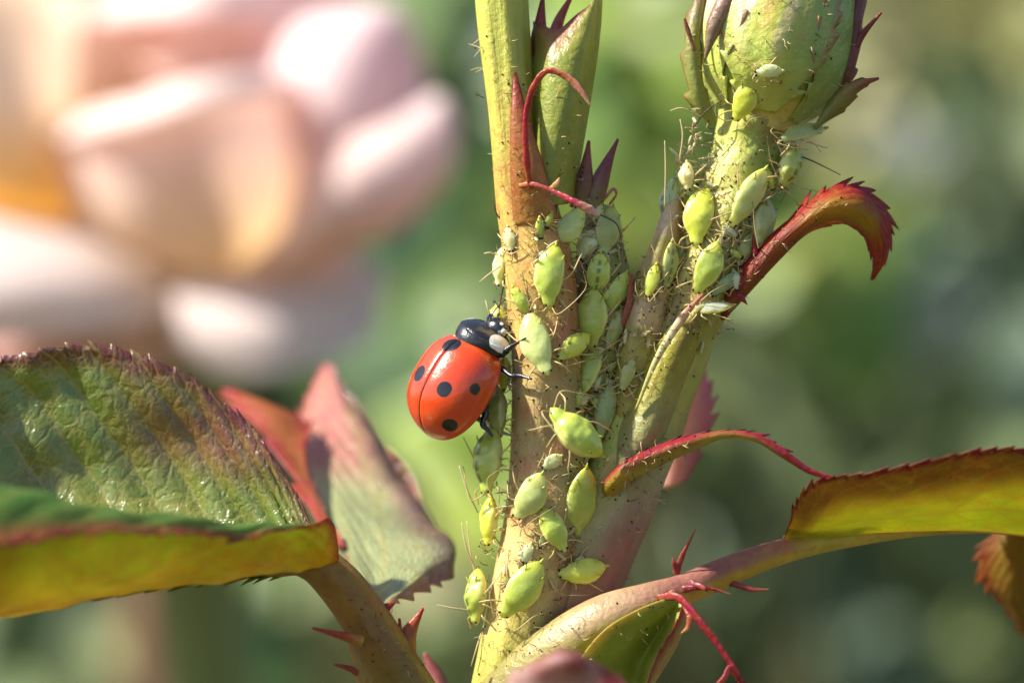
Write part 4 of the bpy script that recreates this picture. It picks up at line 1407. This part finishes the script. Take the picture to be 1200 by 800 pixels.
def aphid(px, py, L, W, ang, tone, label, y=None, up=None, flat=0.46, legs=1.0, line=False, ant=1.0, nymph=False):
    """a feeding aphid: centre pixel, length and width in photo pixels, head direction (degrees, picture plane)"""
    r = np.random.default_rng(int(px * 31 + py))
    n = np.array([0, -1.0, 0])
    if up is not None and abs(up[0]) > .55:
        W, flat = W * 1.3, .8
    if y is None:
        loc, nn = hit(px, py)
        if loc is None:
            loc, nn = P(px, py, 0.0), n
    else:
        loc, nn = P(px, py, y), n
    L, W = L * S * 1.06, W * S * 1.0
    Z = nrm(0.45 * nn + 0.75 * n + r.normal(0, .12, 3)) if up is None else nrm(np.array(up, float))
    a = math.radians(ang)
    X = np.array([math.cos(a), 0, math.sin(a)])
    X = nrm(X - Z * (X @ Z))
    Y = np.cross(Z, X)
    H = W * flat
    c = loc + Z * H * (0.42 if y is None else 0.0)
    root = empty('aphid', c, label, 'aphid', 'tiny aphid nymphs' if nymph else 'green aphids feeding on the rose shoot')
    root.matrix_world = Matrix(((X[0], Y[0], Z[0], c[0]), (X[1], Y[1], Z[1], c[1]), (X[2], Y[2], Z[2], c[2]), (0, 0, 0, 1)))
    m = MB()
    ns, na = 44, 28
    t = (1 - np.cos(np.linspace(0, math.pi, ns))) / 2
    prof = np.sin(math.pi * t ** 0.86) ** 0.80
    prof = prof * (1 - 0.12 * np.exp(-((t - .81) / .035) ** 2)) + 0.09 * np.exp(-((t - .93) / .045) ** 2)
    prof[[0, -1]] = 0.001
    seg = 1 + 0.016 * np.cos(2 * math.pi * 8.5 * t) * np.sin(math.pi * t)
    an = np.linspace(0, 2 * math.pi, na, endpoint=False)
    ca, sa = np.cos(an), np.sin(an)
    e = 0.86
    cx_ = np.sign(ca) * np.abs(ca) ** e
    sz = np.where(sa > 0, np.abs(sa) ** 0.95 * 1.0, -np.abs(sa) ** 0.8 * 0.62)
    bend = 0.06 * L * r.normal(0, .6)
    V = np.zeros((ns, na, 3))
    V[..., 0] = ((t - .5) * L)[:, None]
    grv = 1 - 0.05 * np.exp(-((np.abs(ca) - .62) / .10) ** 2) * (sa > 0)
    V[..., 1] = (prof * W / 2)[:, None] * cx_ + (bend * np.sin(math.pi * t))[:, None]
    keel = 1 + 0.10 * np.exp(-(ca[None] / 0.22) ** 2) * np.sin(math.pi * t)[:, None]
    V[..., 2] = (prof * H / 2 * seg)[:, None] * sz * keel * grv[None] + (0.04 * H * np.sin(math.pi * t))[:, None]
    lump = wob(V / L, 13, r.uniform(0, 9))
    V[..., 2] += 0.07 * H * lump * prof[:, None]
    V[..., 1] *= 1 + 0.05 * lump
    top, side = lin(TONES[tone][0]), lin(TONES[tone][1])
    w = np.clip(sa, 0, 1)[None] * np.ones((ns, 1))
    cc = mixc(side, top, sm(.1, .8, w))
    cc = mixc(cc, top * 1.12, 0.5 * sm(.7, 1, t)[:, None] * np.ones(na))
    cc = mixc(cc, side * [1.0, .96, .7], 0.4 * sm(.35, .1, t)[:, None] * np.ones(na))
    cc = mixc(cc, lin('#e4e6b8'), 0.45 * (np.exp(-((np.abs(ca) - .95) / .10) ** 2))[None] * np.sin(math.pi * t)[:, None])
    if line:
        cc = mixc(cc, lin('#2c3a20'), 0.85 * (np.exp(-(ca[None] / .10) ** 2) * (sa[None] > 0) * sm(.05, .2, t)[:, None] * sm(.98, .8, t)[:, None] * (np.sin(34 * t)[:, None] > -.5)))
    f = []
    for i in range(ns - 1):
        for j in range(na):
            k = (j + 1) % na
            f.append((i * na + j, i * na + k, (i + 1) * na + k, (i + 1) * na + j))
    m.add(V, f, cc.clip(0, 1))
    for sy in (-1, 1):                                      # eyes, cornicles
        m.ball((L * .44, sy * W * .13, H * .10), 0.007, (0.03, 0.01, 0.005), 7, 5, 1)
        p0 = np.array([-L * .26, sy * W * .24, H * .30])
        m.tube([p0, p0 + [-L * .05, sy * W * .05, H * .06], p0 + [-L * .09, sy * W * .08, H * .04]], [.0042, .0038, .003], 6, 8, np.array([top, side, DARK]), 1)
    m.tube([(-L * .47, 0, 0), (-L * .52, 0, H * .03), (-L * .56, 0, H * .06)], [.010, .007, .002], 6, 6, side, 1)
    if legs > 0:
        for sy in (-1, 1):
            for k, (x0, x1, reach) in enumerate(((.30, .48, .75), (.18, .16, .85), (.06, -.26, 1.05))):
                j = r.normal(0, .10, 6)
                R = legs * max(W * .68, .075) * reach
                p0 = np.array([L * x0, sy * W * .26, -H * .12])
                p1 = p0 + np.array([L * (x1 - x0) * .5 + j[0] * L * .3, sy * R * .48, H * (.12 + j[1] * .6)])
                p2 = p0 + np.array([L * (x1 - x0) * 1.1 + j[2] * L * .3, sy * R * (.85 + j[3]), -H * (.25 + j[4] * .5)])
                p3 = p2 + np.array([(x1 - x0) * L * .25, sy * R * .10, -H * .08])
                m.tube([p0, p1, p2, p3], [.0046, .0038, .003, .0018], 6, 16, np.array([top, STRAW, STRAW, DARK]), 1)
    if ant > 1 or (ant > 0 and r.random() < .55):
        for sy in (-1, 1):
            j = r.normal(0, .12, 6)
            p0 = np.array([L * .47, sy * W * .08, H * .05])
            m.tube([p0, p0 + [L * .08, sy * W * (.28 + j[0]), H * .35], p0 + [-L * (.12 + j[1]), sy * W * (.75 + j[2]) * ant, H * (.45 + j[3])],
                    p0 + [-L * (.5 + j[4]), sy * W * (1.0 + j[5]) * ant, H * .3]], [.0036, .003, .0024, .0015], 5, 18, np.array([STRAW, STRAW, STRAW * .8, DARK]), 1)
    m.build('body', [M_APHID, M_LIMB], root)
    return root


APHIDS = [
    (659, 264, 62, 30, 218, 'mint', 'pale mint aphid lying slantwise just below the white-tipped red filament', {}),
    (648, 325, 72, 35, 264, 'lime', 'plump lime aphid upright on the orange stem, second from the top', {}),
    (632, 404, 76, 36, 288, 'mint', 'large pale aphid on the stem right beside the head of the ladybird', {}),
    (671, 408, 48, 25, 218, 'yellow', 'yellow-green aphid tilted against the right flank of the large pale one', {}),
    (611, 352, 36, 17, 300, 'lime', 'small half-sunken aphid above the large pale one near the ladybird', {'legs': .6}),
    (675, 506, 76, 42, 138, 'lime', 'fat bright aphid with raised head and pointed tail below the fork', {'y': -.40, 'up': (.35, -.85, .35), 'flat': .75}),
    (647, 541, 27, 17, 215, 'pale', 'tiny pale aphid below the fat bright aphid', {'legs': .7}),
    (621, 580, 62, 35, 238, 'mint', 'pale broad aphid leaning left above the golden patch of stem', {}),
    (680, 588, 84, 38, 268, 'green', 'long two-toned green aphid standing upright beside the red bract', {}),
    (649, 621, 54, 29, 297, 'lime', 'smooth oval aphid left of the long two-toned one', {}),
    (681, 668, 56, 30, 190, 'yellow', 'shiny translucent aphid lying sideways on the purple part of the stem', {'legs': 1.1}),
    (610, 690, 76, 40, 234, 'lime', 'broad lime aphid lowest on the front of the stem', {}),
    (574, 540, 80, 32, 281, 'green', 'green aphid with dark back line hanging on the left edge below the ladybird', {'y': -.02, 'up': (-.75, -.6, .2), 'line': True}),
    (574, 611, 58, 21, 275, 'yellow', 'slim yellow-green aphid on the left edge level with the golden patch', {'y': .0, 'up': (-.8, -.55, .1)}),
    (559, 699, 64, 25, 276, 'green', 'green aphid with dark back line, lowest on the left edge', {'y': -.02, 'up': (-.8, -.55, .1), 'line': True}),
    (584, 484, 60, 26, 285, 'olive', 'dull olive aphid in the shade under the wing case of the ladybird', {'y': .04, 'up': (-.7, -.6, .1), 'line': True}),
    (590, 438, 42, 17, 282, 'yellow', 'thin yellow aphid wedged between stem and ladybird', {'y': .06, 'up': (-.7, -.6, .1), 'legs': .5}),
    (585, 371, 30, 18, 300, 'yellow', 'small yellow aphid just behind the head of the ladybird', {'y': .10, 'up': (-.6, -.7, .3)}),
    (587, 313, 46, 16, 262, 'pale', 'slender pale aphid on the left edge above the ladybird', {'y': .02, 'up': (-.85, -.45, .1)}),
    (598, 281, 30, 15, 280, 'straw', 'small straw-coloured aphid at the left edge of the orange stem', {'legs': .6}),
    (712, 272, 58, 30, 258, 'olive', 'grey-olive aphid at the top of the crowd in the fork', {}),
    (690, 288, 40, 26, 240, 'pale', 'pale speckled aphid right of the red patch of stem', {}),
    (701, 322, 50, 28, 262, 'lime', 'speckled light green aphid in the upper fork', {'line': True}),
    (696, 374, 68, 38, 268, 'green', 'large shaded green aphid in the middle of the fork', {}),
    (722, 344, 54, 23, 245, 'green', 'green aphid at the right edge of the crowded fork', {}),
    (718, 388, 48, 18, 250, 'olive', 'narrow olive aphid right of the large shaded one', {}),
    (690, 438, 72, 32, 252, 'green', 'long green aphid low in the fork above the fat bright one', {}),
    (710, 482, 66, 24, 258, 'teal', 'blue-green aphid deep in the crotch of the fork', {}),
    (736, 440, 40, 16, 250, 'olive', 'slim olive aphid on the papery pink sheath', {'legs': .8}),
    (822, 256, 70, 36, 262, 'yellow', 'brightest yellow-green aphid on the upper bud stalk', {}),
    (874, 231, 76, 32, 238, 'mint', 'long aphid with glinting side right of the brightest yellow one', {}),
    (828, 314, 64, 31, 246, 'lime', 'grey-green and yellow aphid below the brightest yellow one', {}),
    (849, 332, 44, 16, 216, 'teal', 'small blue-green aphid at the foot of the curled leaflet', {}),
    (832, 364, 54, 20, 200, 'grey', 'aphid with grey back and yellow belly above the smooth sheath', {'up': (.0, -.6, .8)}),
    (872, 118, 50, 28, 245, 'yellow', 'yellow aphid on the base of the bud', {}),
    (901, 84, 32, 16, 188, 'pale', 'small pale aphid highest on the bud', {'legs': .6}),
    (940, 158, 66, 20, 208, 'olive', 'slender grey-green aphid under the right side of the bud', {'y': -.02, 'up': (.3, -.8, .5)}),
    (924, 196, 54, 26, 228, 'green', 'dark green aphid with long feelers on the right edge of the bud stalk', {'y': .05, 'up': (.75, -.6, -.1), 'line': True, 'ant': 1.8}),
    (894, 262, 62, 25, 240, 'olive', 'olive aphid right of the aphid with the glinting side', {'y': .0, 'up': (.7, -.65, .1)}),
    (873, 292, 46, 20, 238, 'olive', 'dull olive aphid just above the curled leaflet stalk', {}),
    (788, 240, 62, 22, 268, 'teal', 'shaded aphid with dark head on the left edge of the bud stalk', {'y': .06, 'up': (-.8, -.55, .1), 'line': True}),
    (782, 311, 56, 20, 262, 'olive', 'olive aphid with dark back line on the tip of the papery sheath', {'line': True}),
    (764, 330, 40, 16, 255, 'yellow', 'slim yellow aphid lying along the edge of the papery sheath', {'legs': .6}),
    (806, 207, 34, 15, 280, 'straw', 'tiny straw-coloured aphid left on the upper bud stalk', {'y': -.02, 'up': (-.6, -.75, .1)}),
    (800, 290, 44, 18, 255, 'olive', 'shaded olive aphid between the yellow aphids and the papery sheath', {}),
]
for (px, py, L, W, ang, tone, label, kw) in APHIDS:
    aphid(px, py, L, W, ang, tone, label, **kw)

# tiny nymphs crowded between the grown ones
nr = np.random.default_rng(5)
for (x0, y0, x1, y1, w, n, NYMPH) in ((704, 250, 700, 500, 24, 22, 'tiny nymph squeezed among the aphids in the fork of the stems'),
                                      (800, 180, 850, 330, 26, 22, 'tiny nymph on the upper bud stalk among cast skins'),
                                      (640, 250, 650, 380, 34, 5, 'tiny nymph on the orange stretch of stem above the ladybird'),
                                      (650, 600, 620, 700, 34, 4, 'tiny nymph on the golden patch of stem near the bottom'),
                                      (592, 300, 586, 620, 5, 5, 'tiny nymph clinging to the left edge of the main stem'),
                                      (890, 210, 880, 280, 12, 4, 'tiny nymph on the shaded right side of the bud stalk')):
    for _ in range(n):
        k = nr.random()
        px, py = x0 + (x1 - x0) * k + nr.uniform(-w, w), y0 + (y1 - y0) * k
        if hit(px, py)[0] is None or hit(px, py)[0][1] > .6:
            continue
        Ln = nr.uniform(14, 26)
        aphid(px, py, Ln, Ln * nr.uniform(.42, .55), nr.normal(262, 35), ['olive', 'pale', 'straw', 'yellow', 'green'][nr.integers(5)], NYMPH, legs=.7, ant=.4, nymph=True)

# ------------------------------------------------------------------ fine hairs, gland specks, cast skins
hairs, specks, skins = MB(), MB(), MB()


def spot_on(x0, y0, x1, y1, w):
    """random pixel round the line x0,y0 - x1,y1"""
    k = rng.random()
    return x0 + (x1 - x0) * k + rng.uniform(-w, w), y0 + (y1 - y0) * k + rng.uniform(-w, w)


LINES = [(590, 40, 620, 240, 32, 60), (640, 250, 650, 460, 52, 330), (650, 460, 640, 620, 52, 230), (640, 600, 600, 780, 58, 300), (700, 640, 760, 500, 55, 150),
         (705, 260, 705, 520, 30, 260), (740, 450, 790, 300, 26, 170), (800, 400, 880, 170, 46, 420), (880, 130, 930, 20, 80, 150), (880, 330, 980, 240, 18, 60),
         (720, 560, 820, 520, 14, 60), (640, 770, 800, 690, 30, 60), (430, 720, 480, 790, 24, 40), (650, 60, 680, 220, 26, 50)]
for (x0, y0, x1, y1, w, cnt) in LINES:
    for _ in range(int(cnt * .7)):
        q = spot_on(x0, y0, x1, y1, w)
        loc, n = hit(*q)
        if loc is None or loc[1] > 0.8:
            continue
        if rng.random() < (0.6 if (x0, y0) in ((705, 260), (740, 450), (800, 400)) else 0.22):
            specks.ball(loc + n * .002, rng.uniform(.0025, .006), lin('#241a10') if rng.random() < .8 else lin('#7c3a20'), 5, 4)
        else:
            d = nrm(n + rng.normal(0, .6, 3))
            ln = rng.uniform(.018, .05)
            bend = rng.normal(0, .35, 3) * ln
            c0 = lin('#e0cc94') if rng.random() < .8 else lin('#6a3a24')
            hairs.tube([loc - n * .004, loc + d * ln * .55, loc + d * ln + bend], [.0022, .0018, .001], 4, 5, np.array([c0, c0, c0 * .7 + DARK * .3]))
# silhouette hairs standing off both edges
EDGE = [(592, 250, 600, 400, -1), (583, 600, 562, 740, -1), (598, 450, 590, 600, -1), (560, 20, 585, 220, -1), (800, 240, 840, 150, -1), (735, 350, 790, 240, -1),
        (905, 240, 925, 160, 1), (720, 660, 790, 520, 1), (840, 400, 900, 270, 1), (820, 130, 815, 20, -1), (985, 120, 1003, 30, 1)]
for (x0, y0, x1, y1, s) in EDGE:
    for _ in range(16):
        k = rng.random()
        px, py = x0 + (x1 - x0) * k + rng.uniform(-4, 8) * -s, y0 + (y1 - y0) * k
        p = P(px, py, rng.uniform(-.06, .1))
        d = nrm(np.array([s * 1.0, rng.normal(0, .5), rng.normal(.1, .5)]))
        ln = rng.uniform(.02, .06)
        c0 = lin('#dccb9a') if rng.random() < .6 else lin('#5a3424')
        hairs.tube([p, p + d * ln * .5, p + d * ln + rng.normal(0, .25, 3) * ln], [.0022, .0018, .001], 4, 5, c0)
        if rng.random() < .35:
            specks.ball(p + d * ln, .005, lin('#3a2414'), 5, 4)
# long stray feelers and cast legs seen against the background
for a, b, c in (((583, 372), (588, 345), (594, 318)), ((578, 376), (572, 362), (569, 352)), ((558, 668), (546, 640), (541, 612)), ((560, 600), (548, 575), (538, 545)),
                ((562, 690), (552, 650), (547, 610)), ((556, 715), (530, 712), (512, 708)), ((566, 735), (558, 760), (552, 780)), ((566, 560), (552, 530), (543, 512)),
                ((779, 245), (780, 200), (779, 165)), ((796, 190), (800, 160), (797, 140)), ((812, 150), (828, 130), (846, 118)), ((822, 138), (800, 127), (785, 130)),
                ((590, 262), (582, 250), (577, 232)), ((588, 300), (575, 296), (567, 297)), ((586, 312), (572, 322), (562, 330)), ((930, 180), (955, 190), (985, 205)),
                ((920, 210), (940, 220), (958, 224)), ((936, 170), (950, 165), (962, 178)), ((700, 250), (722, 262), (728, 280)), ((592, 350), (578, 366), (574, 380))):
    y = rng.uniform(-.05, .08)
    cc = lin('#d8c494') if rng.random() < .7 else lin('#5a3c28')
    hairs.tube([P(*a, y), P(*b, y - .03), P(*c, y - .02)], [.0045, .004, .0022], 5, 14, cc)
# cast skins: crumpled translucent husks with stray legs
for (px, py, n) in ((806, 190, 40), (818, 175, 26), (830, 230, 20), (812, 270, 22), (700, 270, 30), (700, 300, 40), (706, 350, 30), (700, 410, 24), (745, 400, 18), (760, 345, 16), (636, 330, 14), (655, 372, 12), (640, 285, 10), (700, 470, 14), (690, 540, 10), (660, 650, 12), (820, 390, 8), (845, 300, 14), (590, 560, 12), (582, 640, 10), (770, 380, 10)):
    for _ in range(n):
        q = (px + rng.normal(0, 12), py + rng.normal(0, 15))
        loc, nn = hit(*q)
        if loc is None or loc[1] > .8:
            loc, nn = P(q[0], q[1], .05), np.array([-.5, -.8, 0])
        if rng.random() < .3:
            d = rng.normal(0, 1, 3)
            R = np.linalg.qr(rng.normal(0, 1, (3, 3)))[0]
            skins.ball(loc + nn * .012, (rng.uniform(.02, .045), .011, .008), lin('#d8cfa0') * rng.uniform(.7, 1.1), 8, 6, 0, R)
        else:
            d = nrm(rng.normal(0, 1, 3) + nn * .5)
            e = nrm(rng.normal(0, 1, 3) + nn * .4)
            ln = rng.uniform(.03, .09)
            skins.tube([loc, loc + d * ln * .5 + nn * .01, loc + d * ln * .6 + e * ln * .5], [.003, .0026, .0015], 4, 8, lin('#d8c08c') * rng.uniform(.6, 1.1))
part(hairs, 'stem_hairs', M_HAIR, stemA, kind='stuff')
part(specks, 'gland_specks', M_HAIR, stemA, kind='stuff')
part(skins, 'cast_skins', M_HAIR, stemA, kind='stuff')
